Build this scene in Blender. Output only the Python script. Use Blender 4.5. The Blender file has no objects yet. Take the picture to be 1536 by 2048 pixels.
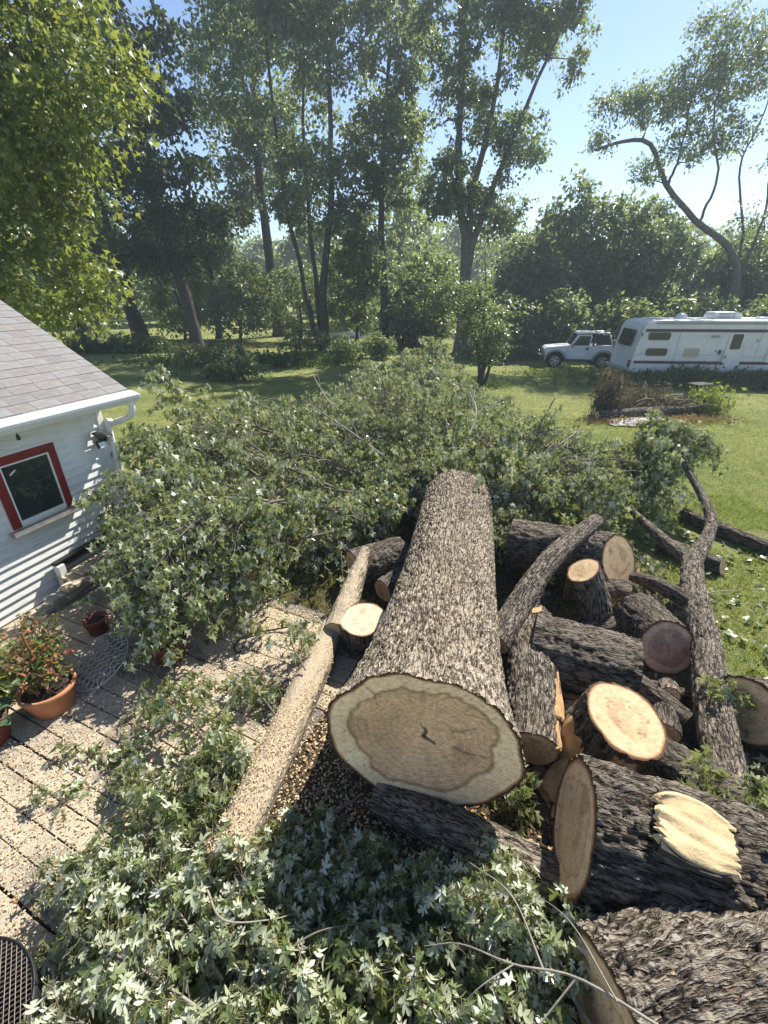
import bpy, bmesh, math
import numpy as np
from mathutils import Vector, Matrix

R = math.radians
rng = np.random.default_rng(7)
scene = bpy.context.scene
col = scene.collection

# ------------------------------------------------------------------ camera, sky, sun, exposure
cam_d = bpy.data.cameras.new("camera")
cam_d.sensor_fit = 'VERTICAL'; cam_d.sensor_height = 36.0; cam_d.lens = 883 / 2048 * 36.0
cam_d.clip_start = 0.05; cam_d.clip_end = 3000
cam = bpy.data.objects.new("camera", cam_d); col.objects.link(cam)
cam.location = (0, 0, 3.6); cam.rotation_euler = (R(90 - 26.4), 0, 0)
scene.camera = cam

SUN_AZ, SUN_EL = 38.0, 46.0
world = bpy.data.worlds.new("World"); scene.world = world; world.use_nodes = True
wn = world.node_tree.nodes; wl = world.node_tree.links
wn.clear()
sky = wn.new('ShaderNodeTexSky'); sky.sky_type = 'NISHITA'; sky.sun_disc = False
sky.sun_elevation = R(SUN_EL); sky.sun_rotation = R(SUN_AZ)
sky.air_density = 1.0; sky.dust_density = 0.2; sky.ozone_density = 1.0
bg = wn.new('ShaderNodeBackground'); bg.inputs[1].default_value = 0.082
wo = wn.new('ShaderNodeOutputWorld')
tint = wn.new('ShaderNodeMix'); tint.data_type = 'RGBA'; tint.blend_type = 'MULTIPLY'; tint.inputs[0].default_value = 1.0; tint.inputs[7].default_value = (0.96, 0.98, 1.06, 1)
wl.new(sky.outputs[0], tint.inputs[6]); wl.new(tint.outputs[2], bg.inputs[0]); wl.new(bg.outputs[0], wo.inputs[0])

sun_d = bpy.data.lights.new("sun", 'SUN'); sun_d.energy = 5.0; sun_d.angle = R(0.53); sun_d.color = (1.0, 0.95, 0.86)
sun = bpy.data.objects.new("sun", sun_d); col.objects.link(sun)
SD = Vector((math.sin(R(SUN_AZ)) * math.cos(R(SUN_EL)), math.cos(R(SUN_AZ)) * math.cos(R(SUN_EL)), math.sin(R(SUN_EL))))
sun.rotation_euler = (-SD).to_track_quat('-Z', 'Y').to_euler(); sun.location = SD * 60
vs = scene.view_settings
vs.view_transform = 'Standard'; vs.look = 'None'; vs.gamma = 1.0; vs.use_curve_mapping = False; vs.exposure = 1.0

# ------------------------------------------------------------------ numeric helpers
def _h(a):
    a = a.astype(np.uint32)
    a = (a ^ np.uint32(61)) ^ (a >> np.uint32(16)); a = a * np.uint32(9)
    a = a ^ (a >> np.uint32(4)); a = a * np.uint32(0x27d4eb2d); a = a ^ (a >> np.uint32(15))
    return a
def hash2(i, j, s=0):
    with np.errstate(over='ignore'):
        a = _h(i.astype(np.int64).astype(np.uint32) * np.uint32(73856093) ^ j.astype(np.int64).astype(np.uint32) * np.uint32(19349663) ^ np.uint32((s * 83492791 + 1013) & 0xffffffff))
        return _h(a).astype(np.float64) / 4294967295.0
def vn2(x, y, s=0):
    i = np.floor(x); j = np.floor(y); fx = x - i; fy = y - j
    fx = fx * fx * (3 - 2 * fx); fy = fy * fy * (3 - 2 * fy)
    i = i.astype(np.int64); j = j.astype(np.int64)
    return (hash2(i, j, s) * (1 - fx) + hash2(i + 1, j, s) * fx) * (1 - fy) + (hash2(i, j + 1, s) * (1 - fx) + hash2(i + 1, j + 1, s) * fx) * fy
def fbm2(x, y, s=0, o=3):
    t = 0; a = 0.5
    for k in range(o):
        t = t + a * (vn2(x * 2 ** k, y * 2 ** k, s + k) - 0.5); a *= 0.55
    return t
def worley(u, v, nu, s=0):
    iu = np.floor(u).astype(np.int64); iv = np.floor(v).astype(np.int64)
    f1 = np.full(u.shape, 9.0); f2 = np.full(u.shape, 9.0); cid = np.zeros(u.shape)
    for dx in (-1, 0, 1):
        for dy in (-1, 0, 1):
            cu = iu + dx; cv = iv + dy; cm = np.mod(cu, nu)
            jx = hash2(cm, cv, s); jy = hash2(cm, cv, s + 7)
            d = np.hypot(cu + 0.15 + 0.7 * jx - u, cv + 0.1 + 0.8 * jy - v)
            n1 = d < f1
            f2 = np.where(n1, f1, np.minimum(f2, d)); cid = np.where(n1, hash2(cm, cv, s + 13), cid); f1 = np.where(n1, d, f1)
    return f1, f2, cid
def sstep(a, b, x):
    t = np.clip((x - a) / (b - a), 0, 1); return t * t * (3 - 2 * t)
def norm(v):
    return v / np.maximum(np.linalg.norm(v, axis=-1, keepdims=True), 1e-9)
def rand_dirs(n, g=rng):
    return norm(g.normal(size=(n, 3)))
def spline(pts, n):
    p = np.array(pts, float)
    if len(p) == 2:
        t = np.linspace(0, 1, n)[:, None]; return p[0] * (1 - t) + p[1] * t
    q = np.vstack([2 * p[0] - p[1], p, 2 * p[-1] - p[-2]]); k = len(p) - 1
    t = np.linspace(0, k - 1e-9, n); i = t.astype(int); f = (t - i)[:, None]
    a, b, c, d = q[i], q[i + 1], q[i + 2], q[i + 3]
    return 0.5 * ((2 * b) + (-a + c) * f + (2 * a - 5 * b + 4 * c - d) * f ** 2 + (-a + 3 * b - 3 * c + d) * f ** 3)
def frames(p):
    t = norm(np.gradient(p, axis=0)); ref = np.array([0, 0, 1.0]) if abs(t[0, 2]) < 0.85 else np.array([0, 1.0, 0])
    n = np.zeros_like(p); c = ref
    for i in range(len(p)):
        c = c - t[i] * np.dot(c, t[i]); c = c / max(np.linalg.norm(c), 1e-9); n[i] = c
    return t, n, np.cross(t, n)

# ------------------------------------------------------------------ object helpers
def mesh_from(name, v, f, mat=None, smooth=False, attrs=None, cattrs=None):
    """v (N,3); f (F,3|4) int array"""
    me = bpy.data.meshes.new(name); v = np.ascontiguousarray(v, dtype=np.float32); f = np.ascontiguousarray(f, dtype=np.int32)
    k = f.shape[1]
    me.vertices.add(len(v)); me.vertices.foreach_set('co', v.ravel())
    me.loops.add(f.size); me.loops.foreach_set('vertex_index', f.ravel())
    me.polygons.add(len(f)); me.polygons.foreach_set('loop_start', np.arange(0, f.size, k, dtype=np.int32))
    me.polygons.foreach_set('loop_total', np.full(len(f), k, np.int32))
    if smooth: me.polygons.foreach_set('use_smooth', np.ones(len(f), bool))
    for n, a in (attrs or {}).items():
        at = me.attributes.new(n, 'FLOAT', 'POINT'); at.data.foreach_set('value', np.ascontiguousarray(a, np.float32).ravel())
    for n, a in (cattrs or {}).items():
        at = me.attributes.new(n, 'FLOAT_COLOR', 'POINT')
        a = np.hstack([a, np.ones((len(a), 1))]); at.data.foreach_set('color', np.ascontiguousarray(a, np.float32).ravel())
    me.update(); me.validate()
    if mat: me.materials.append(mat)
    return me
def link(name, me, parent=None, label=None, cat=None, group=None, kind=None, world_coords=True):
    o = bpy.data.objects.new(name, me); col.objects.link(o)
    if parent is not None:
        o.parent = parent
        if world_coords:
            r = root_of(parent); o.matrix_parent_inverse = Matrix.Translation(-Vector(WLOC[parent.name]))
            WLOC[o.name] = WLOC[parent.name] if False else (0, 0, 0)
    else:
        WLOC[o.name] = (0, 0, 0)
    if label: o['label'] = label
    if cat: o['category'] = cat
    if group: o['group'] = group
    if kind: o['kind'] = kind
    return o
WLOC = {}
def root_of(o):
    while o.parent: o = o.parent
    return o
def thing(name, loc, label, cat, group=None, rz=0.0):
    o = bpy.data.objects.new(name, None); col.objects.link(o); o.empty_display_size = 0.2
    o.location = loc; o.rotation_euler = (0, 0, rz); o['label'] = label; o['category'] = cat
    if group: o['group'] = group
    WLOC[o.name] = tuple(loc)
    return o
class MB:
    """collects polygons, builds one mesh object"""
    def __init__(s): s.v = []; s.f = []
    def box(s, c, d, rot=None):
        c = Vector(c); b = len(s.v)
        for x in (-.5, .5):
            for y in (-.5, .5):
                for z in (-.5, .5):
                    p = Vector((x * d[0], y * d[1], z * d[2]))
                    if rot is not None: p = rot @ p
                    s.v.append(c + p)
        s.f += [tuple(b + i for i in q) for q in ((0, 1, 3, 2), (4, 6, 7, 5), (0, 4, 5, 1), (2, 3, 7, 6), (0, 2, 6, 4), (1, 5, 7, 3))]
        return s
    def prism(s, poly, y0, y1, axis='y'):
        """poly: list of (a,b); axis y: (x,z) extruded in y; axis z: (x,y) extruded in z; axis x: (y,z) extruded in x"""
        n = len(poly); b = len(s.v)
        for t in (y0, y1):
            for a, c in poly:
                s.v.append(Vector((a, t, c)) if axis == 'y' else Vector((a, c, t)) if axis == 'z' else Vector((t, a, c)))
        s.f.append(tuple(b + i for i in range(n))); s.f.append(tuple(b + n + i for i in reversed(range(n))))
        for i in range(n):
            j = (i + 1) % n; s.f.append((b + i, b + n + i, b + n + j, b + j))
        return s
    def tube(s, pts, rad, sides=8, cap=True, n=None):
        p = spline(pts, n or len(pts)); m = len(p)
        r = np.interp(np.linspace(0, 1, m), np.linspace(0, 1, len(np.atleast_1d(rad))), np.atleast_1d(rad)) if np.ndim(rad) else np.full(m, rad)
        t, nn, bb = frames(p); b = len(s.v)
        for i in range(m):
            for k in range(sides):
                a = 2 * math.pi * k / sides
                s.v.append(Vector(p[i] + r[i] * (math.cos(a) * nn[i] + math.sin(a) * bb[i])))
        for i in range(m - 1):
            for k in range(sides):
                k2 = (k + 1) % sides
                s.f.append((b + i * sides + k, b + i * sides + k2, b + (i + 1) * sides + k2, b + (i + 1) * sides + k))
        if cap:
            s.f.append(tuple(b + k for k in reversed(range(sides)))); s.f.append(tuple(b + (m - 1) * sides + k for k in range(sides)))
        return s
    def lathe(s, prof, c, sides=24, axis='z'):
        b = len(s.v); c = Vector(c)
        for r, h in prof:
            for k in range(sides):
                a = 2 * math.pi * k / sides
                q = Vector((r * math.cos(a), r * math.sin(a), h)) if axis == 'z' else Vector((r * math.cos(a), h, r * math.sin(a)))
                s.v.append(c + q)
        for i in range(len(prof) - 1):
            for k in range(sides):
                k2 = (k + 1) % sides
                s.f.append((b + i * sides + k, b + i * sides + k2, b + (i + 1) * sides + k2, b + (i + 1) * sides + k))
        s.f.append(tuple(b + k for k in reversed(range(sides)))); s.f.append(tuple(b + (len(prof) - 1) * sides + k for k in range(sides)))
        return s
    def mesh(s, name, mat, bevel=0.0, smooth=False):
        me = bpy.data.meshes.new(name); me.from_pydata([tuple(p) for p in s.v], [], s.f)
        bm = bmesh.new(); bm.from_mesh(me); bmesh.ops.recalc_face_normals(bm, faces=bm.faces)
        if bevel > 0:
            bmesh.ops.bevel(bm, geom=[e for e in bm.edges if len(e.link_faces) == 2 and e.calc_face_angle(0) > 0.6], offset=bevel, segments=2, affect='EDGES', profile=0.6, clamp_overlap=True)
        bm.to_mesh(me); bm.free()
        if smooth:
            me.polygons.foreach_set('use_smooth', np.ones(len(me.polygons), bool))
        me.materials.append(mat); me.update()
        return me
    def build(s, name, mat, parent=None, bevel=0.0, smooth=False, local=True, **kw):
        return link(name, s.mesh(name, mat, bevel, smooth), parent, world_coords=not local, **kw)

# ------------------------------------------------------------------ materials
def newmat(name):
    m = bpy.data.materials.new(name); m.use_nodes = True; nt = m.node_tree; nt.nodes.clear()
    out = nt.nodes.new('ShaderNodeOutputMaterial'); b = nt.nodes.new('ShaderNodeBsdfPrincipled'); nt.links.new(b.outputs[0], out.inputs[0])
    return m, nt, b, out
def N(nt, t, **kw):
    n = nt.nodes.new(t)
    for k, v in kw.items(): setattr(n, k, v)
    return n
def ramp(nt, fac, stops, interp='LINEAR'):
    r = N(nt, 'ShaderNodeValToRGB'); e = r.color_ramp.elements; r.color_ramp.interpolation = interp
    while len(e) < len(stops): e.new(0.5)
    for el, (p, c) in zip(e, stops): el.position = p; el.color = (*c, 1)
    nt.links.new(fac, r.inputs[0]); return r
def noise(nt, scale, detail=4, rough=0.55, coord='Object', vec=None, sc=None):
    n = N(nt, 'ShaderNodeTexNoise'); n.inputs['Scale'].default_value = scale; n.inputs['Detail'].default_value = detail; n.inputs['Roughness'].default_value = rough
    if vec is None:
        tc = N(nt, 'ShaderNodeTexCoord'); vec = tc.outputs[coord]
    if sc is not None:
        mp = N(nt, 'ShaderNodeMapping'); mp.inputs['Scale'].default_value = sc; nt.links.new(vec, mp.inputs[0]); vec = mp.outputs[0]
    nt.links.new(vec, n.inputs['Vector']); return n
def bump(nt, b, h, strength=0.4, dist=0.02):
    bp = N(nt, 'ShaderNodeBump'); bp.inputs['Strength'].default_value = strength; bp.inputs['Distance'].default_value = dist
    nt.links.new(h, bp.inputs['Height']); nt.links.new(bp.outputs[0], b.inputs['Normal']); return bp
def mixc(nt, fac, a, b, mode='MIX'):
    m = N(nt, 'ShaderNodeMix', data_type='RGBA', blend_type=mode)
    for s, v in ((m.inputs[0], fac), (m.inputs[6], a), (m.inputs[7], b)):
        if isinstance(v, (tuple, list)): s.default_value = (*v, 1)
        elif isinstance(v, (int, float)): s.default_value = v
        else: nt.links.new(v, s)
    return m.outputs[2]
def simple(name, c, rough=0.6, metal=0.0, var=0.15, nscale=6.0, bmp=0.0, spec=0.4, coord='Object'):
    m, nt, b, o = newmat(name)
    n = noise(nt, nscale, 5, 0.6, coord)
    r = ramp(nt, n.outputs[0], [(0.25, tuple(x * (1 - var) for x in c)), (0.75, tuple(min(1, x * (1 + var)) for x in c))])
    nt.links.new(r.outputs[0], b.inputs['Base Color']); b.inputs['Roughness'].default_value = rough; b.inputs['Metallic'].default_value = metal
    b.inputs['Specular IOR Level'].default_value = spec
    if bmp: n2 = noise(nt, nscale * 8, 3, 0.6, coord); bump(nt, b, n2.outputs[0], bmp, 0.01)
    return m
def leafmat(name, stops, trans=(0.2, 0.3, 0.04), tfac=0.3, rough=0.5, spec=0.35):
    m, nt, b, o = newmat(name)
    at = N(nt, 'ShaderNodeAttribute', attribute_name='rnd')
    r = ramp(nt, at.outputs['Fac'], stops)
    nt.links.new(r.outputs[0], b.inputs['Base Color']); b.inputs['Roughness'].default_value = rough; b.inputs['Specular IOR Level'].default_value = spec
    t = N(nt, 'ShaderNodeBsdfTranslucent'); nt.links.new(mixc(nt, 0.6, r.outputs[0], trans), t.inputs[0])
    mx = N(nt, 'ShaderNodeMixShader'); mx.inputs[0].default_value = tfac
    nt.links.new(b.outputs[0], mx.inputs[1]); nt.links.new(t.outputs[0], mx.inputs[2]); nt.links.new(mx.outputs[0], o.inputs[0])
    return m
def mth(nt, op, a, b=None, c=None, clamp=False):
    m = N(nt, 'ShaderNodeMath', operation=op, use_clamp=clamp)
    for k, v in enumerate((a, b, c)):
        if v is None: continue
        if isinstance(v, (int, float)): m.inputs[k].default_value = v
        else: nt.links.new(v, m.inputs[k])
    return m.outputs[0]
def barkmat(name, gain=1.0, dust=0.0, lichen=0.25, tint=(1, 1, 1), sc=1.0):
    """furrowed bark in (around, along) coordinates: braided long fissures between flaky ridges"""
    m, nt, b, o = newmat(name)
    at = N(nt, 'ShaderNodeAttribute', attribute_name='tone')
    bu = N(nt, 'ShaderNodeAttribute', attribute_name='bu'); bv = N(nt, 'ShaderNodeAttribute', attribute_name='bv'); cb = N(nt, 'ShaderNodeCombineXYZ')
    nt.links.new(bu.outputs['Fac'], cb.inputs[0]); nt.links.new(bv.outputs['Fac'], cb.inputs[1])
    def fis(su, sv, det, w):
        n = noise(nt, 1.0, det, 0.6, vec=cb.outputs[0], sc=(su * sc, sv * sc, 1)); n.inputs['Distortion'].default_value = 0.35
        d = mth(nt, 'ABSOLUTE', mth(nt, 'SUBTRACT', n.outputs[0], 0.5))
        mr = N(nt, 'ShaderNodeMapRange', interpolation_type='SMOOTHSTEP'); nt.links.new(d, mr.inputs[0]); mr.inputs[1].default_value = 0.0; mr.inputs[2].default_value = w; return mr.outputs[0]
    f1 = fis(26, 5.0, 3, .075); f2 = fis(60, 15, 3, .085)
    fl = noise(nt, 1.0, 5, 0.7, vec=cb.outputs[0], sc=(120 * sc, 34 * sc, 1)); big = noise(nt, 2.3, 3, 0.6); n1 = noise(nt, 5, 3, 0.6)
    h = mth(nt, 'ADD', mth(nt, 'MULTIPLY', f1, .55), mth(nt, 'MULTIPLY', f2, .26))
    h = mth(nt, 'ADD', h, mth(nt, 'MULTIPLY', fl.outputs[0], .36))
    t = mth(nt, 'ADD', mth(nt, 'MULTIPLY', mth(nt, 'SUBTRACT', at.outputs['Fac'], .35), .30), h)
    t = mth(nt, 'ADD', t, mth(nt, 'MULTIPLY', mth(nt, 'SUBTRACT', big.outputs[0], .5), .55))
    pit = noise(nt, 1.0, 3, .6, vec=cb.outputs[0], sc=(17 * sc, 7 * sc, 1)); pm_ = N(nt, 'ShaderNodeMapRange', interpolation_type='SMOOTHSTEP'); nt.links.new(pit.outputs[0], pm_.inputs[0]); pm_.inputs[1].default_value = .60; pm_.inputs[2].default_value = .70
    t = mth(nt, 'MULTIPLY_ADD', pm_.outputs[0], -.55, t); h = mth(nt, 'MULTIPLY_ADD', pm_.outputs[0], -.6, h)
    g = lambda *c: tuple(x * gain * q for x, q in zip(c, tint))
    r = ramp(nt, t, [(0.12, g(.016, .012, .009)), (0.42, g(.068, .053, .040)), (0.74, g(.175, .146, .113)), (1.0, g(.28, .24, .19))])
    lr = ramp(nt, n1.outputs[0], [(0.55, (0, 0, 0)), (0.72, (lichen,) * 3)])
    c = mixc(nt, lr.outputs[0], r.outputs[0], (0.15, 0.14, 0.055))
    rb = noise(nt, 7, 2, .6); rr_ = ramp(nt, rb.outputs[0], [(0.66, (0, 0, 0)), (0.74, (.55,) * 3)])
    c = mixc(nt, rr_.outputs[0], c, mixc(nt, 1.0, r.outputs[0], (1.25, .85, .62), 'MULTIPLY'))
    if dust > 0:
        ge = N(nt, 'ShaderNodeNewGeometry'); sx = N(nt, 'ShaderNodeSeparateXYZ'); nt.links.new(ge.outputs['True Normal'], sx.inputs[0])
        n2 = noise(nt, 3.0, 4, 0.65); n3 = noise(nt, 120, 3, 0.7)
        s2 = mth(nt, 'MULTIPLY_ADD', n3.outputs[0], 1.2, mth(nt, 'MULTIPLY_ADD', n2.outputs[0], 1.6, mth(nt, 'MULTIPLY', sx.outputs[2], .8)))
        s2 = mth(nt, 'MULTIPLY_ADD', f2, -.25, s2)
        mr = N(nt, 'ShaderNodeMapRange'); nt.links.new(s2, mr.inputs[0]); mr.inputs[1].default_value = 2.05 - dust; mr.inputs[2].default_value = 2.25 - dust
        n4 = noise(nt, 150, 3, 0.75)
        dc = ramp(nt, n4.outputs[0], [(0.33, (.18, .135, .09)), (0.45, (.40, .32, .215)), (0.60, (.58, .48, .34))])
        c = mixc(nt, mr.outputs[0], c, dc.outputs[0])
    nt.links.new(c, b.inputs['Base Color']); b.inputs['Roughness'].default_value = 0.88; b.inputs['Specular IOR Level'].default_value = 0.15
    bump(nt, b, h, 1.0 if not dust else .5, 0.028 / sc)
    return m
def woodface(name, gain=1.0):
    m, nt, b, o = newmat(name)
    at = N(nt, 'ShaderNodeAttribute', attribute_name='wcol'); ra = N(nt, 'ShaderNodeAttribute', attribute_name='ring')
    n0 = noise(nt, 14, 4, 0.6)
    ma = N(nt, 'ShaderNodeMath', operation='MULTIPLY_ADD'); nt.links.new(n0.outputs[0], ma.inputs[0]); ma.inputs[1].default_value = 5.0; nt.links.new(ra.outputs['Fac'], ma.inputs[2])
    si = N(nt, 'ShaderNodeMath', operation='SINE'); nt.links.new(ma.outputs[0], si.inputs[0])
    rr = ramp(nt, si.outputs[0], [(0.0, (0.90 * gain,) * 3), (0.6, (1.0 * gain,) * 3)])
    c = mixc(nt, 1.0, at.outputs['Color'], rr.outputs[0], 'MULTIPLY')
    n1 = noise(nt, 9, 4, 0.7, sc=(1, 14, 5)); r1 = ramp(nt, n1.outputs[0], [(0.3, (0.74, .71, .68)), (0.64, (1.25,) * 3)])
    c = mixc(nt, 1.0, c, r1.outputs[0], 'MULTIPLY')
    n2 = noise(nt, 26, 4, 0.75); r2 = ramp(nt, n2.outputs[0], [(0.30, (0.5, 0.43, 0.36)), (0.40, (1, 1, 1))])
    c = mixc(nt, 1.0, c, r2.outputs[0], 'MULTIPLY')
    nt.links.new(c, b.inputs['Base Color']); b.inputs['Roughness'].default_value = 0.8; b.inputs['Specular IOR Level'].default_value = 0.2
    bump(nt, b, n1.outputs[0], 0.35, 0.01)
    return m
M = {}
M['bark'] = barkmat('bark_grey', 1.25)
M['bark_hero'] = barkmat('bark_trunk', 1.7, lichen=.5, sc=1.15, tint=(1, .98, .95))
M['bark_plate'] = barkmat('bark_plated', 1.2, sc=.78)
M['bark_plate_dark'] = barkmat('bark_plated_dark', .8, lichen=.1, sc=.72)
M['bark_dark'] = barkmat('bark_dark', 0.9, lichen=0.1)
M['bark_mid'] = barkmat('bark_mid', 0.8, lichen=0.15)
M['bark_dust'] = barkmat('bark_sawdust', 1.0, dust=0.55)
M['bark_dust2'] = barkmat('bark_sawdust_light', 0.9, dust=0.45)
M['wood'] = woodface('cut_wood', 1.08); 
M['torn'] = simple('torn_wood', (.46, .27, .12), 0.75, var=0.45, nscale=9, bmp=0.6)
M['slab'] = simple('split_slab_wood', (.60, .44, .23), 0.75, var=0.3, nscale=7, bmp=0.5)
M['innerbark'] = simple('inner_bark', (.20, .10, .05), 0.85, var=0.5, nscale=14, bmp=0.5)
M['twig'] = simple('twig_bark', (.16, .13, .10), 0.8, var=0.35, nscale=20, bmp=0.4)
M['twig_pale'] = simple('pale_twig_bark', (.26, .23, .19), 0.75, var=0.3, nscale=20)
M['treebark'] = simple('tree_bark', (.05, .042, .034), 0.9, var=0.45, nscale=6, bmp=0.8)
M['treebark_grey'] = simple('grey_tree_bark', (.10, .088, .075), 0.9, var=0.4, nscale=5, bmp=0.8)
M['maple_cut'] = leafmat('silver_maple_leaf', [(0.0, (.06, .095, .03)), (0.30, (.15, .20, .07)), (0.52, (.27, .31, .16)), (0.70, (.42, .45, .32)), (1.0, (.60, .62, .51))], (.54, .58, .16), 0.28, 0.32, 0.75)
M['petiole'] = simple('leaf_stalk', (.34, .33, .10), 0.6, var=.3)
M['maple_live'] = leafmat('live_maple_leaf', [(0.0, (.045, .08, .016)), (0.5, (.11, .16, .036)), (1.0, (.20, .24, .08))], (.50, .54, .09), 0.42, 0.38, 0.55)
M['leaf_a'] = leafmat('tree_leaf_green', [(0.0, (.030, .055, .016)), (0.6, (.075, .12, .04)), (1.0, (.17, .21, .10))], (.42, .52, .15), 0.44, 0.33, 0.8)
M['leaf_b'] = leafmat('tree_leaf_dark', [(0.0, (.028, .050, .018)), (0.6, (.09, .13, .05)), (1.0, (.19, .225, .11))], (.44, .54, .15), 0.48, 0.33, 0.8)
M['leaf_c'] = leafmat('tree_leaf_yellowgreen', [(0.0, (.05, .085, .016)), (0.6, (.10, .15, .03)), (1.0, (.17, .21, .05))], (.40, .45, .06), 0.42, 0.5, 0.3)
M['needle'] = leafmat('conifer_needle', [(0.0, (.02, .04, .014)), (1.0, (.06, .09, .025))], (.16, .22, .04), 0.25, 0.6, 0.2)
M['plant_mix'] = leafmat('pot_plant_leaf', [(0.0, (.05, .09, .02)), (0.45, (.10, .15, .03)), (0.6, (.28, .20, .04)), (0.8, (.34, .10, .04)), (1.0, (.14, .09, .05))], (.3, .3, .05), 0.3)
M['hosta'] = leafmat('broad_leaf', [(0.0, (.05, .11, .05)), (1.0, (.14, .22, .11))], (.2, .3, .08), 0.2)
M['deadweed'] = leafmat('dead_weed', [(0.0, (.06, .035, .022)), (0.5, (.12, .085, .06)), (0.8, (.19, .16, .105)), (1.0, (.15, .17, .085))], (.2, .17, .1), 0.25, 0.8, 0.1)
M['drygrass'] = leafmat('dry_grass', [(0.0, (.16, .10, .04)), (0.6, (.30, .19, .08)), (1.0, (.40, .30, .14))], (.4, .3, .1), 0.3, 0.8, 0.1)
M['grass'] = leafmat('grass_blade', [(0.0, (.08, .13, .02)), (0.6, (.17, .23, .045)), (0.9, (.26, .31, .08)), (1.0, (.38, .34, .16))], (.45, .52, .08), 0.38, 0.5, 0.25)
M['weed'] = leafmat('weed_blade', [(0.0, (.03, .06, .014)), (0.6, (.06, .10, .025)), (1.0, (.12, .15, .05))], (.2, .3, .05), 0.3, 0.6, 0.2)
M['chip'] = leafmat('wood_chip', [(0.0, (.22, .14, .07)), (0.3, (.48, .34, .19)), (1.0, (.70, .55, .36))], (.6, .45, .25), 0.05, 0.8, 0.15)
M['litter'] = leafmat('bark_litter', [(0.0, (.03, .02, .014)), (0.5, (.12, .08, .05)), (0.8, (.30, .19, .10)), (1.0, (.52, .34, .17))], (.3, .2, .1), 0.05, 0.85, 0.1)
# ------------------------------------------------------------------ ground
def ground_mat():
    m, nt, b, o = newmat('lawn')
    n1 = noise(nt, 0.35, 5, 0.6); n2 = noise(nt, 7, 4, 0.7); n3 = noise(nt, 45, 3, 0.7)
    r1 = ramp(nt, n1.outputs[0], [(0.3, (.20, .245, .085)), (0.55, (.29, .325, .125)), (0.75, (.39, .395, .18))])
    n5 = noise(nt, 1.3, 4, .7); r5 = ramp(nt, n5.outputs[0], [(0.3, (.72, .82, .7)), (0.5, (1, 1, 1)), (0.7, (1.25, 1.12, 1.2))])
    r2 = ramp(nt, n2.outputs[0], [(0.25, (.5, .52, .45)), (0.65, (1.2, 1.15, 1.1))])
    r3 = ramp(nt, n3.outputs[0], [(0.25, (.45, .5, .4)), (0.7, (1.25, 1.2, 1.15))])
    c = mixc(nt, 1.0, r1.outputs[0], r2.outputs[0], 'MULTIPLY'); c = mixc(nt, 1.0, c, r3.outputs[0], 'MULTIPLY'); c = mixc(nt, 1.0, c, r5.outputs[0], 'MULTIPLY')
    nt.links.new(c, b.inputs['Base Color']); b.inputs['Roughness'].default_value = 0.9; b.inputs['Specular IOR Level'].default_value = 0.1
    bump(nt, b, n3.outputs[0], 1.0, 0.06)
    return m
M['lawn'] = ground_mat()
gx = np.concatenate([np.linspace(-900, -60, 8), np.linspace(-50, 50, 60), np.linspace(60, 900, 8)])
gy = np.concatenate([np.linspace(-40, -2, 6), np.linspace(0, 70, 60), np.linspace(80, 1200, 10)])
GX, GY = np.meshgrid(gx, gy)
def gz(x, y):
    return (fbm2(np.asarray(x) * 0.12 + 9, np.asarray(y) * 0.12 + 3, 5) * 0.5) * sstep(9, 22, np.hypot(x, y)) * (1 - sstep(70, 120, np.abs(y)))
V = np.stack([GX, GY, gz(GX, GY)], -1).reshape(-1, 3); nx = len(gx); ny = len(gy)
I = (np.arange(ny - 1)[:, None] * nx + np.arange(nx - 1)[None]).ravel()
link('lawn', mesh_from('lawn', V, np.stack([I, I + 1, I + 1 + nx, I + nx], 1), M['lawn'], True), kind='structure')

def dirt_mat():
    m, nt, b, o = newmat('littered_dirt')
    n1 = noise(nt, 2.2, 5, 0.6); n2 = noise(nt, 60, 4, 0.7); n3 = noise(nt, 150, 2, 0.7)
    r1 = ramp(nt, n1.outputs[0], [(0.3, (.05, .045, .025)), (0.55, (.10, .075, .045)), (0.75, (.16, .125, .075))])
    r2 = ramp(nt, n2.outputs[0], [(0.3, (.4,) * 3), (0.7, (1.4,) * 3)])
    c = mixc(nt, 1.0, r1.outputs[0], r2.outputs[0], 'MULTIPLY')
    r3 = ramp(nt, n3.outputs[0], [(0.60, (0,) * 3), (0.66, (0.8,) * 3)])
    c = mixc(nt, r3.outputs[0], c, (.50, .37, .22))
    nt.links.new(c, b.inputs['Base Color']); b.inputs['Roughness'].default_value = 0.95; b.inputs['Specular IOR Level'].default_value = 0.1
    bump(nt, b, n2.outputs[0], 1.0, 0.03); return m
M['dirt'] = dirt_mat()
def blob(cx, cy, rx, ry, rot, z, n=90, amp=0.22, seed=1):
    a = np.linspace(0, 2 * np.pi, n, endpoint=False)
    r = 1 + amp * 2 * fbm2(np.cos(a) * 2 + 5, np.sin(a) * 2 + 5, seed) + 0.10 * (vn2(a * 9, a * 0, seed) - .5)
    x = rx * r * np.cos(a); y = ry * r * np.sin(a); c, s = math.cos(rot), math.sin(rot)
    P = np.stack([cx + c * x - s * y, cy + s * x + c * y, np.full(n, z)], 1)
    v = np.vstack([[cx, cy, z], P]); f = np.stack([np.zeros(n, int), 1 + np.arange(n), 1 + (np.arange(n) + 1) % n], 1)
    return v, f
v, f = blob(0.4, 3.8, 3.4, 4.4, -0.2, 0.006, seed=3)
link('dirt_ground', mesh_from('dirt_ground', v, f, M['dirt']), kind='structure')

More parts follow.
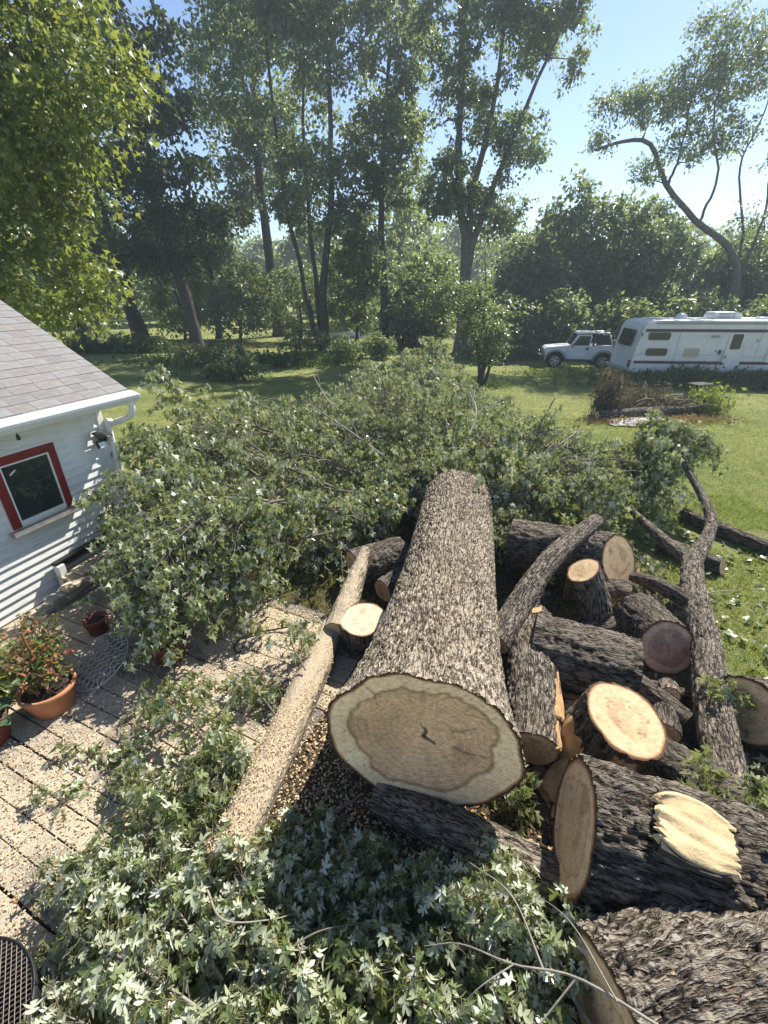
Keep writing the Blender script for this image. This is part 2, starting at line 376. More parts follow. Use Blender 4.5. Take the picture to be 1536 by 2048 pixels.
# ------------------------------------------------------------------ leaf templates
def tmpl(half, centre, droop=0.22, fold=0.18):
    o = half + [(x, -y) for x, y in reversed(half[1:-1])]
    v = np.array([centre] + o); z = -droop * v[:, 0] ** 2 + fold * np.abs(v[:, 1]); n = len(o)
    return np.column_stack([v, z]), np.array([(0, 1 + i, 1 + (i + 1) % n) for i in range(n)])
MAPLE_HI = tmpl([(0, 0), (-.03, .13), (.05, .40), (.17, .29), (.23, .11), (.40, .33), (.66, .53), (.62, .35), (.50, .11), (.66, .17), (.80, .20), (1.0, 0)], (.3, 0), 0.42, 0.34)
MAPLE_LO = tmpl([(0, 0), (.04, .33), (.25, .17), (.64, .40), (.56, .16), (1, 0)], (.3, 0), 0.50, 0.40)
MAPLE_3 = tmpl([(0, 0), (.30, .12), (.52, .44), (.60, .13), (1, 0)], (.33, 0), 0.45, 0.35)
_v = np.array([(0, 0, 0), (.45, .30, .06), (1, 0, -.15), (.45, -.30, .06)]); LEAF2 = (_v, np.array([(0, 1, 2), (0, 2, 3)]))
_v = np.array([(0, 0, 0), (.12, .34, .05), (.6, .36, .0), (1, 0, -.18), (.6, -.36, .0), (.12, -.34, .05)]); LEAF4 = (_v, np.array([(0, 1, 2), (0, 2, 3), (0, 3, 4), (0, 4, 5)]))
_v = np.array([(0, -.5, 0), (0, .5, 0), (1, 0, 0)]); BLADE1 = (_v, np.array([(0, 1, 2)]))
_v = np.array([(0, -.5, 0), (0, .5, 0), (.55, .35, .08), (.55, -.35, .08), (1, 0, -.02)]); BLADE3 = (_v, np.array([(0, 1, 2), (0, 2, 3), (3, 2, 4)]))
_v = np.array([(0, -.28, 0), (.1, .30, .02), (.9, .26, 0.04), (1, -.24, .0)]); CHIP = (_v, np.array([(0, 1, 2), (0, 2, 3)]))
def leaf_arrays(pos, axis, nrm, size, t, rnd, wide=1.0):
    tv, tf = t; n = len(pos); m = len(tv)
    x = norm(axis); y = norm(np.cross(nrm, x)); z = np.cross(x, y)
    s = np.asarray(size)[:, None, None]
    w = np.asarray(wide); w = w[:, None, None] if w.ndim else w
    P = pos[:, None, :] + s * (tv[None, :, 0:1] * x[:, None] + w * tv[None, :, 1:2] * y[:, None] + tv[None, :, 2:3] * z[:, None])
    F = tf[None] + (np.arange(n) * m)[:, None, None]
    return P.reshape(-1, 3), F.reshape(-1, 3), np.repeat(rnd, m)
def leaf_obj(name, pos, axis, nrm, size, t, rnd, mat, parent=None, wide=1.0, **kw):
    P, F, a = leaf_arrays(pos, axis, nrm, size, t, rnd, wide)
    return link(name, mesh_from(name, P, F, mat, False, {'rnd': a}), parent, **kw)
def tubes(paths, sides=5):
    """paths: list of (pts array, radii array) -> verts, quads"""
    vs_, fs_ = [], []; b = 0; a = np.linspace(0, 2 * np.pi, sides, endpoint=False); ca, sa = np.cos(a), np.sin(a)
    for p, r in paths:
        t, n, bb = frames(p); m = len(p)
        vv = p[:, None] + r[:, None, None] * (ca[None, :, None] * n[:, None] + sa[None, :, None] * bb[:, None])
        vs_.append(vv.reshape(-1, 3))
        i = (np.arange(m - 1)[:, None] * sides); k = np.arange(sides)[None]; k2 = (k + 1) % sides
        fs_.append(np.stack([i + k, i + k2, i + sides + k2, i + sides + k], -1).reshape(-1, 4) + b); b += m * sides
    return np.vstack(vs_), np.vstack(fs_)

# ------------------------------------------------------------------ shed
WA = R(19); D = Vector((math.sin(WA), math.cos(WA), 0)); Nn = Vector((math.cos(WA), -math.sin(WA), 0))
SH = (-3.9, 6.0, 0.0); SRZ = math.atan2(-D.y, -D.x)
def siding_mat():
    m, nt, b, o = newmat('white_siding')
    n = noise(nt, 3.0, 5, 0.6); n2 = noise(nt, 30, 3, 0.7, sc=(.15, 1, 1))
    r = ramp(nt, n.outputs[0], [(0.3, (.66, .67, .64)), (0.7, (.76, .76, .73))]); r2 = ramp(nt, n2.outputs[0], [(0.25, (.74, .74, .70)), (0.55, (1, 1, 1))])
    nt.links.new(mixc(nt, 1.0, r.outputs[0], r2.outputs[0], 'MULTIPLY'), b.inputs['Base Color']); b.inputs['Roughness'].default_value = 0.5
    return m
M['siding'] = siding_mat()
M['whitepaint'] = simple('white_paint', (.74, .74, .72), 0.45, var=0.08, nscale=9, bmp=0.1)
M['redpaint'] = simple('red_paint', (.20, .018, .014), 0.5, var=0.25, nscale=10, bmp=0.15)
M['greywood'] = simple('weathered_wood', (.30, .28, .25), 0.85, var=0.35, nscale=14, bmp=0.5)
M['boardwood'] = simple('pale_board', (.46, .38, .27), 0.8, var=0.3, nscale=10, bmp=0.4)
M['black'] = simple('black_plastic', (.015, .015, .017), 0.35, var=0.2)
M['lens'] = simple('lamp_lens', (.72, .74, .74), 0.25, var=0.05)
M['metalwhite'] = simple('white_aluminium', (.78, .79, .80), 0.35, var=0.05, nscale=12)
def glass_mat(name='dark_window_glass', c=(.02, .03, .03), rough=0.06):
    m, nt, b, o = newmat(name); b.inputs['Base Color'].default_value = (*c, 1); b.inputs['Roughness'].default_value = rough; b.inputs['Specular IOR Level'].default_value = 0.6
    n = noise(nt, 2.5, 3); bump(nt, b, n.outputs[0], 0.03, 0.02); return m
M['glass'] = glass_mat()
def shingle_mat(name, c):
    m, nt, b, o = newmat(name)
    n = noise(nt, 240, 3, 0.7); n1 = noise(nt, 9, 4, 0.6)
    r = ramp(nt, n.outputs[0], [(0.25, tuple(x * .45 for x in c)), (0.5, c), (0.75, tuple(min(1, x * 1.7) for x in c))]); r1 = ramp(nt, n1.outputs[0], [(0.3, (.8,) * 3), (0.7, (1.15,) * 3)])
    nt.links.new(mixc(nt, 1.0, r.outputs[0], r1.outputs[0], 'MULTIPLY'), b.inputs['Base Color']); b.inputs['Roughness'].default_value = 0.9
    bump(nt, b, n.outputs[0], 0.5, 0.004); return m
SHM = [shingle_mat('shingle_grey', (.22, .215, .21)), shingle_mat('shingle_brown', (.215, .20, .19)), shingle_mat('shingle_red', (.205, .185, .178)), shingle_mat('shingle_dark', (.19, .18, .175))]
shed = thing('shed', SH, 'small white sided shed with grey and reddish shingle roof beside the leaf pile', 'shed', rz=SRZ)
SL, SW = 4.6, 5.2       # length along the wall toward the viewer, depth
MB().prism([(0.0, 0.0), (0.0, 2.27), (-SW / 2, 3.77), (-SW, 2.27), (-SW, 0.0)], 0.02, SL, axis='x').build('wall', M['siding'], shed)
z = 0.06; ex = 0.106
sp = MB().prism([(-0.010, 0.0), (0.034, 0.0), (0.004, ex + 0.008), (-0.010, ex + 0.008)], 0.06, SL, axis='x').mesh('siding_board', M['siding'])
while z < 2.2:
    o = link('siding_board', sp, shed, world_coords=False); o.location = (0, 0, z); z += ex
MB().box((0.03, 0.016, 1.15), (0.09, 0.05, 2.26)).build('corner_board', M['whitepaint'], shed, bevel=0.004)
MB().box((-0.008, -0.04, 1.15), (0.025, 0.09, 2.26)).build('corner_board', M['whitepaint'], shed, bevel=0.004)
# roof : eave at local y=+0.40, z=2.40, pitch .574
PIT = 0.574; pa = math.atan(PIT); EY, EZ = 0.40, 2.40; RY = -SW / 2; RZ_ = EZ + (EY - RY) * PIT; GX0 = -0.26
roof = MB().prism([(EY, EZ - 0.03), (RY, RZ_ - 0.03), (-SW - EY, EZ - 0.03), (-SW - EY, EZ - 0.13), (RY, RZ_ - 0.13), (EY, EZ - 0.13)], GX0 + 0.02, SL + 0.2, axis='x').build('roof', M['whitepaint'], shed)
sl = math.hypot(EY - RY, RZ_ - EZ); expo = 0.148; rows = int(sl / expo)
smesh = [MB().box((0, 0, 0), (0.305, 0.20, 0.007)).mesh('shingle', mm) for mm in SHM]
g2 = np.random.default_rng(5)
wide = [[None] * 4 for _ in range(3)]
widths = (0.16, 0.24, 0.31)
wm = [[MB().box((0, 0, 0), (w - 0.004, 0.20, 0.007)).mesh('shingle', mm) for mm in SHM] for w in widths]
for r in range(rows):
    d = (r + 0.38) * expo; x = GX0 + 0.0
    first = True
    while x < 3.0:
        wi = g2.choice(3, p=[.2, .35, .45]) if not first else g2.choice(3)
        first = False; w = widths[wi]; mi = g2.choice(4, p=[.45, .2, .17, .18])
        o = link('shingle', wm[wi][mi], roof, world_coords=False)
        yy = EY + 0.03 - d * math.cos(pa); zz = EZ + d * math.sin(pa) - 0.03 * PIT - 0.017 + g2.uniform(0, .003)
        o.location = (x + w / 2, yy, zz); o.rotation_euler = (-(pa - 0.036), 0, g2.normal(0, 0.004))
        x += w
# gutter with ribbed guard
gut = MB().prism([(EY - 0.02, EZ - 0.13), (EY + 0.06, EZ - 0.13), (EY + 0.115, EZ - 0.06), (EY + 0.115, EZ - 0.025), (EY - 0.02, EZ - 0.025)], GX0 - 0.02, SL + 0.2, axis='x').build('gutter', M['metalwhite'], shed, bevel=0.004)
for k in range(4):
    yc = EY - 0.010 + k * 0.040
    MB().prism([(yc - 0.015, EZ + 0.014 - k * 0.012), (yc + 0.013, EZ + 0.004 - k * 0.012), (yc + 0.013, EZ - 0.022), (yc - 0.015, EZ - 0.022)], GX0 - 0.02, SL + 0.2, axis='x').build('guard_strip', M['metalwhite'], gut)
ds = MB()
ds.tube([(-0.17, EY + 0.03, EZ - 0.09), (-0.17, EY + 0.03, EZ - 0.22), (-0.15, EY - 0.05, EZ - 0.33), (-0.08, 0.13, EZ - 0.42), (-0.03, 0.075, EZ - 0.52), (-0.03, 0.075, 0.1)], 0.042, 10, n=30)
ds.build('downspout', M['metalwhite'], shed, smooth=True)
MB().box((SL / 2, 0.16, EZ - 0.118), (SL, 0.46, 0.012)).build('soffit', M['whitepaint'], shed)
# window
wx0, wx1, wz0, wz1 = 0.76, 1.52, 1.10, 1.95; fw = 0.095
win = MB().box(((wx0 + wx1) / 2, 0.030, (wz0 + wz1) / 2), (wx1 - wx0 + 0.06, 0.03, wz1 - wz0 + 0.06)).build('window', M['whitepaint'], shed, bevel=0.003)
fm = MB()
for c, d in ((((wx0 + wx1) / 2, 0.055, wz1 - fw / 2), (wx1 - wx0, 0.03, fw)), ((wx0 + fw / 2, 0.0545, (wz0 + wz1 - fw) / 2), (fw, 0.03, wz1 - wz0 - fw)), ((wx1 - fw / 2, 0.0545, (wz0 + wz1 - fw) / 2), (fw, 0.03, wz1 - wz0 - fw))):
    MB().box(c, d).build('frame_board', M['redpaint'], win, bevel=0.004)
ix0, ix1, iz0, iz1 = wx0 + fw, wx1 - fw, wz0 + 0.02, wz1 - fw
sm = MB()
sm.box(((ix0 + ix1) / 2, 0.056, iz1 - 0.009), (ix1 - ix0, 0.022, 0.018)).box(((ix0 + ix1) / 2, 0.056, iz0 + 0.025), (ix1 - ix0, 0.026, 0.05))
sm.box((ix0 + 0.009, 0.056, (iz0 + iz1) / 2 + .016), (0.018, 0.022, iz1 - iz0 - 0.068)).box((ix1 - 0.009, 0.056, (iz0 + iz1) / 2 + .016), (0.018, 0.022, iz1 - iz0 - 0.068))
sm.build('sash', M['whitepaint'], win)
MB().box(((ix0 + ix1) / 2, 0.048, (iz0 + iz1) / 2), (ix1 - ix0 - 0.02, 0.008, iz1 - iz0 - 0.02)).build('pane', M['glass'], win)
MB().box((ix1 - 0.12, 0.0535, iz1 - 0.11), (0.085, 0.002, 0.016), Matrix.Rotation(R(30), 3, 'Y')).build('sticker', M['lens'], win)
MB().box(((wx0 + wx1) / 2, 0.075, wz0 - 0.045), (wx1 - wx0 + 0.1, 0.09, 0.06)).build('sill', M['greywood'], win, bevel=0.005)
# things fixed to the shed
def on_wall(x, y, z): return Vector(SH) + (-D) * x + Nn * y + Vector((0, 0, z))
fl = thing('solar_floodlight', on_wall(0.10, 0.04, 1.80), 'black solar floodlight with a square white lamp mounted near the shed corner', 'light', rz=SRZ)
MB().box((0, 0.03, 0.0), (0.07, 0.07, 0.09)).tube([(0, 0.05, 0.02), (0.03, 0.10, 0.07)], 0.014, 8).build('bracket', M['black'], fl, bevel=0.005)
MB().box((0.06, 0.12, 0.09), (0.20, 0.15, 0.015), Matrix.Rotation(R(-28), 3, 'X')).build('solar_panel', M['black'], fl, bevel=0.003)
MB().box((0.11, 0.11, -0.03), (0.11, 0.05, 0.10), Matrix.Rotation(R(15), 3, 'X')).build('lamp_housing', M['black'], fl, bevel=0.008)
MB().box((0.11, 0.140, -0.036), (0.095, 0.008, 0.075), Matrix.Rotation(R(15), 3, 'X')).build('lens', M['lens'], fl, bevel=0.003)
MB().lathe([(0.0, -.02), (.018, -.012), (.02, 0), (.012, .015), (0, .02)], (0.0, 0.08, -0.045), 10).build('sensor', M['lens'], fl, smooth=True)
sb = thing('string_light', on_wall(1.22, 0.24, 2.28), 'black string light socket with a clear bulb hanging under the shed eave', 'light', rz=SRZ)
MB().tube([(0, 0, -0.02), (0, 0, -0.09)], 0.003, 6).tube([(0, 0, -0.006), (-0.10, 0.0, -0.06), (-0.2, 0, -0.045), (-0.34, 0, -0.006)], 0.005, 6, n=14).build('cable', M['black'], sb)
MB().lathe([(.008, 0), (.017, -.015), (.02, -.06), (.015, -.065)], (0, 0, -0.085), 10).build('socket', M['black'], sb, smooth=True)
MB().lathe([(.014, 0), (.02, -.02), (.019, -.045), (.008, -.06), (.001, -.062)], (0, 0, -0.15), 10).build('bulb', M['lens'], sb, smooth=True)

# ------------------------------------------------------------------ plank deck strewn with sawdust
def sawdust_mat(name, cover=0.5, base=(.17, .155, .14)):
    m, nt, b, o = newmat(name)
    tc = N(nt, 'ShaderNodeNewGeometry')
    n1 = noise(nt, 1.6, 4, 0.6, vec=tc.outputs['Position']); n2 = noise(nt, 120, 3, 0.7, vec=tc.outputs['Position']); n4 = noise(nt, 130, 3, 0.75, vec=tc.outputs['Position']); n5 = noise(nt, 25, 4, .7, vec=tc.outputs['Position'])
    s = N(nt, 'ShaderNodeMath', operation='MULTIPLY_ADD'); nt.links.new(n1.outputs[0], s.inputs[0]); s.inputs[1].default_value = 1.3; nt.links.new(n2.outputs[0], s.inputs[2])
    mr = N(nt, 'ShaderNodeMapRange'); nt.links.new(s.outputs[0], mr.inputs[0]); mr.inputs[1].default_value = 1.40 - cover; mr.inputs[2].default_value = 1.52 - cover
    dc = ramp(nt, n4.outputs[0], [(0.34, (.17, .135, .095)), (0.46, (.44, .365, .26)), (0.60, (.64, .55, .41))])
    bc = ramp(nt, n5.outputs[0], [(0.3, tuple(x * .6 for x in base)), (0.7, tuple(x * 1.3 for x in base))])
    nt.links.new(mixc(nt, mr.outputs[0], bc.outputs[0], dc.outputs[0]), b.inputs['Base Color']); b.inputs['Roughness'].default_value = 0.9; b.inputs['Specular IOR Level'].default_value = 0.15
    bump(nt, b, n4.outputs[0], 0.8, 0.012); return m
M['deckdust'] = sawdust_mat('sawdust_on_planks', 0.58)
M['deckdust2'] = sawdust_mat('sawdust_on_planks_thin', 0.36)
M['darksoil'] = simple('dark_soil', (.02, .016, .012), 0.95, var=0.4)
DA = R(-24.5); du = np.array([math.cos(DA), math.sin(DA)]); dn = np.array([-math.sin(DA), math.cos(DA)])
def deck_xy(u, n): return du * u + dn * n
# footprint in (u,n): u along plank, n across
U0, U1, N0, N1 = -6.2, -1.72, -1.6, 3.65
cc = deck_xy((U0 + U1) / 2, (N0 + N1) / 2)
deck = MB().box((cc[0], cc[1], 0.006), (U1 - U0, N1 - N0, 0.012), Matrix.Rotation(DA, 3, 'Z')).build('deck', M['darksoil'], kind='structure')
g3 = np.random.default_rng(11); pm = {}
nrow = 0; n_ = N0 + 0.0875
while n_ < N1 - 0.05:
    u = U0 + g3.uniform(0, 0.6)
    while u < U1 - 0.3:
        L = float(g3.choice([1.6, 2.2, 3.0])); L = min(L, U1 - u)
        key = (round(L, 2), int(g3.integers(2)))
        if key not in pm: pm[key] = MB().box((0, 0, 0), (L - 0.006, 0.163, 0.03)).mesh('plank', M['deckdust'] if key[1] else M['deckdust2'], bevel=0.004)
        o = link('plank', pm[key], deck, world_coords=False)
        p = deck_xy(u + L / 2, n_ + g3.normal(0, .002)); o.location = (p[0], p[1], 0.024 + g3.uniform(-.004, .004)); o.rotation_euler = (0, 0, DA + g3.normal(0, 0.004))
        u += L
    n_ += 0.175; nrow += 1
DZ = 0.04
# ------------------------------------------------------------------ logs
def log_mesh(pts, rad, nu, nv, cell=(0.028, 0.10), amp=0.014, seed=1, ell=(1, 1), flare=0.0, wob=0.05, lump=0.03, twist=0.0, dense=None, tilt0=None, tilt1=None):
    p = spline(pts, nv); L = np.concatenate([[0], np.cumsum(np.linalg.norm(np.diff(p, axis=0), axis=1))]); 
    r = np.interp(np.linspace(0, 1, nv), np.linspace(0, 1, len(rad)), rad)
    t, n, b = frames(p)
    th = np.linspace(-np.pi, np.pi, nu, endpoint=False)
    if dense is not None:          # more vertices on the upward side (frames keep n near +z)
        th = th - dense * np.sin(th) 
    TH, S = np.meshgrid(th, L); Rm = float(np.mean(rad))
    c, s = np.cos(TH), np.sin(TH)
    outline = 1 + wob * 2 * fbm2(c * 1.3 + seed, s * 1.3 + 7, seed, 3) + wob * 0.8 * fbm2(c * 4 + seed, s * 4, seed + 3, 2)
    rr = r[:, None] * outline
    if flare > 0: rr = rr * (1 + flare * np.exp(-S / 0.35) * (0.4 + 1.2 * vn2(c * 1.6 + 3 + seed, s * 1.6 + 3, seed + 9)))
    rr = rr + lump * 2 * Rm * fbm2(c * 1.5 + S * 1.2, s * 1.5 + S * 1.0 + seed, seed + 21, 3)
    rr0 = rr; A = TH * Rm; cu, cv = cell
    w1 = fbm2(A / 0.16, S / 0.30, seed + 31, 3) * 0.10; A1 = A + w1; S1 = S + 0.25 * fbm2(A / .05, S / .12, seed + 33, 2)
    def fis(su, sv, k): return np.abs(fbm2(A1 / su, S1 / sv, seed + k, 3)) * 2
    f_a = fis(cu * 2.2, cv * 2.0, 40); f_b = fis(cu * 1.0, cv * .75, 47)
    ridge = sstep(0.0, 0.26, f_a) ; fine = sstep(0.0, 0.24, f_b)
    pl = vn2(A1 / (cu * 1.3), S1 / (cv * .6), seed + 51); gr = vn2(A1 / (cu * .35), S / (cv * .35), seed + 53)
    disp = amp * (0.75 * ridge + 0.45 * fine + 0.45 * (pl - .5) + 0.3 * (gr - .5) - 0.85)
    rr = rr + disp
    tone = np.clip((0.25 + 0.75 * ridge) * (0.30 + 0.70 * fine) * (0.45 + 0.65 * pl) + 0.25 * (gr - .5), 0, 1)
    R0 = p[:, None] + (rr0 - .55 * amp)[..., None] * (ell[0] * c[..., None] * n[:, None] + ell[1] * s[..., None] * b[:, None])
    V = p[:, None] + rr[..., None] * (ell[0] * c[..., None] * n[:, None] + ell[1] * s[..., None] * b[:, None])
    if tilt0 is not None:          # shear the ends so that the saw cut is oblique
        q = V - p[:, None]; w = np.clip(1 - S / (2.2 * Rm), 0, 1)
        V = V + t[:, None] * (w * (q @ np.array(tilt0)))[..., None]; R0 = R0 + t[:, None] * (w * ((R0 - p[:, None]) @ np.array(tilt0)))[..., None]
    if tilt1 is not None:
        q = V - p[:, None]; w = np.clip(1 - (L[-1] - S) / (2.2 * Rm), 0, 1)
        V = V + t[:, None] * (w * (q @ np.array(tilt1)))[..., None]; R0 = R0 + t[:, None] * (w * ((R0 - p[:, None]) @ np.array(tilt1)))[..., None]
    i = np.arange(nv - 1)[:, None] * nu; k = np.arange(nu)[None]; k2 = (k + 1) % nu
    F = np.stack([i + k, i + k2, i + nu + k2, i + nu + k], -1).reshape(-1, 4)
    return V, F, tone, (A, S, R0[0], R0[-1])
PAL = {'fresh': ((1.0, .71, .43), (.74, .47, .27), (.26, .14, .06)), 'bright': ((.60, .43, .25), (.55, .39, .22), (.44, .29, .16)),
       'red': ((.56, .38, .27), (.46, .29, .21), (.30, .18, .13)), 'tan': ((.72, .50, .31), (.62, .41, .24), (.42, .26, .14)), 'dust': ((.62, .50, .34), (.60, .48, .33), (.54, .42, .28))}
def cap_mesh(ring, inner, nr, pal, seed, heart=0.68, rim=0.045, crack=None, flip=False, offc=(0, 0)):
    """ring (nu,3) bark edge of the cut -> polar cap with colour attributes"""
    nu = len(ring); c0 = ring.mean(0); axis_n = norm(np.cross(ring[0] - c0, ring[nu // 4] - c0)[None])[0]
    rr = np.concatenate([[0.0], np.linspace(0.03, 1 - rim, nr), [1 - rim * 0.5, 1.0]])
    th = np.linspace(-np.pi, np.pi, nu, endpoint=False)
    RR, TH = np.meshgrid(rr, th, indexing='ij')
    wk = sstep(1 - rim, 1.0, RR)[..., None]; P = c0 + RR[..., None] * ((inner[None] - c0) * (1 - wk) + (ring[None] - c0) * wk)
    x = RR * np.cos(TH); y = RR * np.sin(TH)
    P = P + axis_n * ((0.004 * fbm2(x * 5 + seed, y * 5, seed, 3)) * (RR < 0.95))[..., None]
    hb = heart * (1 + 0.50 * fbm2(np.cos(TH) * 1.8 + seed, np.sin(TH) * 1.8, seed + 2, 3)) + 0.05 * fbm2(np.cos(TH) * 9, np.sin(TH) * 9, seed + 8, 2)
    sap, hrt, edge = [np.array(q) for q in PAL[pal]]
    k = sstep(-0.02, 0.02, RR - hb)[..., None]
    hv = 1 + 0.5 * fbm2(x * 3, y * 3 + seed, seed + 5, 4) + 0.07 * np.sin((np.hypot(x - offc[0], y - offc[1])) * 95 + 6 * fbm2(x * 3, y * 3, seed + 6, 3))
    C = (hrt * hv[..., None]) * (1 - k) + sap * (1 + 0.25 * fbm2(x * 4, y * 4, seed + 9, 3))[..., None] * k
    band = np.exp(-((RR - hb) / 0.022) ** 2)[..., None]; C = C * (1 - 0.75 * band) + edge * 0.75 * band
    C = np.where((RR > 1 - rim * 0.75)[..., None], np.array((.085, .045, .026)) * (0.8 + 0.5 * vn2(TH * 20, RR * 3, seed))[..., None], C)
    C = np.where(((RR > 1 - rim * 1.6) & (RR <= 1 - rim * 0.75))[..., None], C * np.array((.62, .50, .42)), C)
    if crack is not None:
        cx = np.array(crack)
        d = np.full(x.shape, 9.0)
        wx = x + 0.05 * fbm2(x * 9, y * 9, seed + 3, 3); wy = y + 0.05 * fbm2(x * 9 + 5, y * 9, seed + 4, 3)
        for (ax, ay), (bx, by) in zip(cx[:-1], cx[1:]):
            tt = np.clip(((wx - ax) * (bx - ax) + (wy - ay) * (by - ay)) / ((bx - ax) ** 2 + (by - ay) ** 2), 0, 1)
            d = np.minimum(d, np.hypot(wx - ax - tt * (bx - ax), wy - ay - tt * (by - ay)))
        m = (1 - sstep(0.006, 0.022, d))[..., None]; C = C * (1 - m) + np.array((.07, .06, .035)) * m
    rad_ = vn2(TH * 26, RR * 2.5, seed + 70); C = C * (0.86 + 0.24 * rad_)[..., None]
    ang = np.random.default_rng(seed + 5).uniform(-3.1, 3.1, 5)
    for q_ in ang:
        dd_ = np.abs(np.angle(np.exp(1j * (TH - q_ - .25 * (vn2(RR * 5, RR * 0, seed + 9) - .5))))) * RR; r0_, r1_ = .15 + .5 * hash2(np.array([int(q_ * 100)]), np.array([seed]))[0], 1.0
        C = C * (1 - .55 * ((1 - sstep(.004, .014, dd_)) * (RR > r0_) * (RR < r0_ + .30)))[..., None]
    blot = sstep(.62, .74, vn2(x * 3.2 + 4, y * 3.2, seed + 77))[..., None] * (RR < hb)[..., None]; C = C * (1 - .22 * blot)
    C = np.clip(C, 0, 1); n0 = RR.shape[0]
    i = np.arange(n0 - 1)[:, None] * nu; kk = np.arange(nu)[None]; k2 = (kk + 1) % nu
    F = np.stack([i + kk, i + nu + kk, i + nu + k2, i + k2], -1).reshape(-1, 4)
    ringv = np.hypot(x - offc[0], y - offc[1]) * 190
    return P.reshape(-1, 3), F, C.reshape(-1, 3), ringv.ravel()
def make_log(name, label, pts, rad, nu=120, nv=150, mat='bark', pal=('tan', 'tan'), seed=1, nr=22, caps=(True, True), crack=None, cat='log', group=None, heart=0.62, root=None, part='bark', rim=0.045, **kw):
    if name != 'felled_trunk': nu, nv = int(nu * .6) // 2 * 2, int(nv * .6)
    V, F, tone, ex = log_mesh(pts, rad, nu, nv, seed=seed, **kw)
    top = root is None
    if top:
        b = V.reshape(-1, 3); root = thing(name, (float(b[:, 0].mean()), float(b[:, 1].mean()), float(b[:, 2].min())), label, cat, group)
    pb = link(part, mesh_from(part, V.reshape(-1, 3), F, M[mat], True, {'tone': tone.ravel(), 'bu': ex[0].ravel(), 'bv': ex[1].ravel()}), root)
    for e in (0, 1):
        if not caps[e]: continue
        ring = V[0] if e == 0 else V[-1]
        P, FF, C, rv = cap_mesh(ring[::2], ex[2 + e][::2], nr, pal[e], seed + e * 3, heart=heart, crack=crack if e == 0 else None, rim=rim)
        link('cut_face', mesh_from('cut_face', P, FF, M['wood'], False, {'ring': rv}, {'wcol': C}), root)
    return root
def torn_patch(root, c, ax, up, L, W, seed, mat='torn', bulge=0.05, n=14, m=34, name='torn_wood'):
    """splintered strip of exposed wood: ridged along its grain, ragged ends"""
    ax = norm(np.array(ax, float)[None])[0]; up = np.array(up, float); sd = norm(np.cross(up, ax)[None])[0]; up = np.cross(ax, sd)
    a = np.linspace(-.5, .5, m); w = np.linspace(-.5, .5, n); A, Wd = np.meshgrid(a, w, indexing='ij')
    rag = 0.25 * (vn2(Wd * n * 0.9 + seed, Wd * 0, seed) - .5)
    A2 = A * (1 + rag); wid = (1 - 0.35 * np.abs(2 * A) ** 2 * (0.5 + vn2(A * 6, A * 0 + seed, seed + 1)))
    H_ = bulge * (1 - (2 * Wd) ** 2) + 0.030 * (vn2(Wd * 11 + A * 1.5, A * 2.2, seed + 2) - .5) + 0.012 * (vn2(Wd * 30, A * 3, seed + 4) - .5) - 0.03 * (np.abs(2 * A) > .97) - 0.03 * (np.abs(2 * Wd) > .97)
    P = np.array(c) + L * A2[..., None] * ax + W * (Wd * wid)[..., None] * sd + H_[..., None] * up
    i = np.arange(m - 1)[:, None] * n; k = np.arange(n - 1)[None]
    F = np.stack([i + k, i + k + 1, i + n + k + 1, i + n + k], -1).reshape(-1, 4)
    return link(name, mesh_from(name, P.reshape(-1, 3), F, M[mat], False), root)

hero = make_log('felled_trunk', 'huge grey felled tree trunk with a broad ringed cut face', [(0.25, 2.02, .78), (0.70, 4.05, .74), (1.15, 6.28, .72)], [.605, .555, .52, .50, .49, .487, .487, .487, .487], nu=400, nv=340, mat='bark_hero', pal=('fresh', 'tan'), seed=4, nr=56, heart=0.745, rim=0.028,
                cell=(0.017, 0.062), amp=0.020, flare=0.12, wob=0.10, ell=(0.97, 1.05), dense=0.6, caps=(True, True), crack=[(0.10, -0.03), (0.03, -0.01), (-0.04, 0.03), (-0.08, 0.02), (-0.16, 0.09)], cat='tree trunk')
make_log('log', 'long thin log coated in sawdust lying along the deck edge', [(-1.07, 1.60, .16), (-.80, 2.85, .175), (-.58, 3.85, .20)], [.145, .15, .155, .14], nu=110, nv=230, mat='bark_dust', pal=('dust', 'tan'), seed=8, cell=(.03, .1), amp=.006, wob=.04)
make_log('branch_log', 'sawdust speckled branch log with a splintered narrow tip leaning on the round behind', [(-.52, 3.72, .30), (-.36, 4.45, .42), (-.24, 5.02, .56)], [.14, .13, .10, .06], nu=90, nv=130, mat='bark_dust2', pal=('dust', 'tan'), seed=9, cell=(.02, .07), amp=.009, caps=(True, False))
make_log('log', 'upright round with a sawdust covered top wedged against the huge trunk', [(-.20, 3.83, .02), (-.23, 3.76, .45)], [.27, .26], nu=110, nv=60, mat='bark_dark', pal=('tan', 'dust'), seed=10, tilt1=(0, -.12, 0))
make_log('log', 'short dark log lying among leaves with its shaded tan cut end turned to the deck', [(-.42, 4.98, .27), (.26, 5.30, .29)], [.26, .265], nu=120, nv=90, mat='bark_dark', pal=('tan', 'tan'), seed=11, cell=(.030, .11), amp=.02)
make_log('log', 'dark splintered log in the gap between the speckled branch and the huge trunk', [(-.02, 4.62, .17), (.34, 4.95, .20)], [.16, .17], nu=80, nv=60, mat='bark_dark', seed=12)
make_log('log', 'small log with a pale torn patch peeking from leaves beside the trunk\'s far end', [(-.05, 6.75, .55), (.62, 6.62, .60)], [.13, .14], nu=70, nv=60, mat='bark_dark', seed=13)
make_log('limb', 'long slanting grey limb leaning up from the huge trunk into the leaves', [(1.10, 3.32, .50), (1.60, 3.98, .68), (2.08, 4.50, .84), (2.80, 5.15, .92)], [.14, .13, .12, .09], nu=100, nv=170, mat='bark', seed=14, cell=(.02, .07), amp=.008, cat='limb')
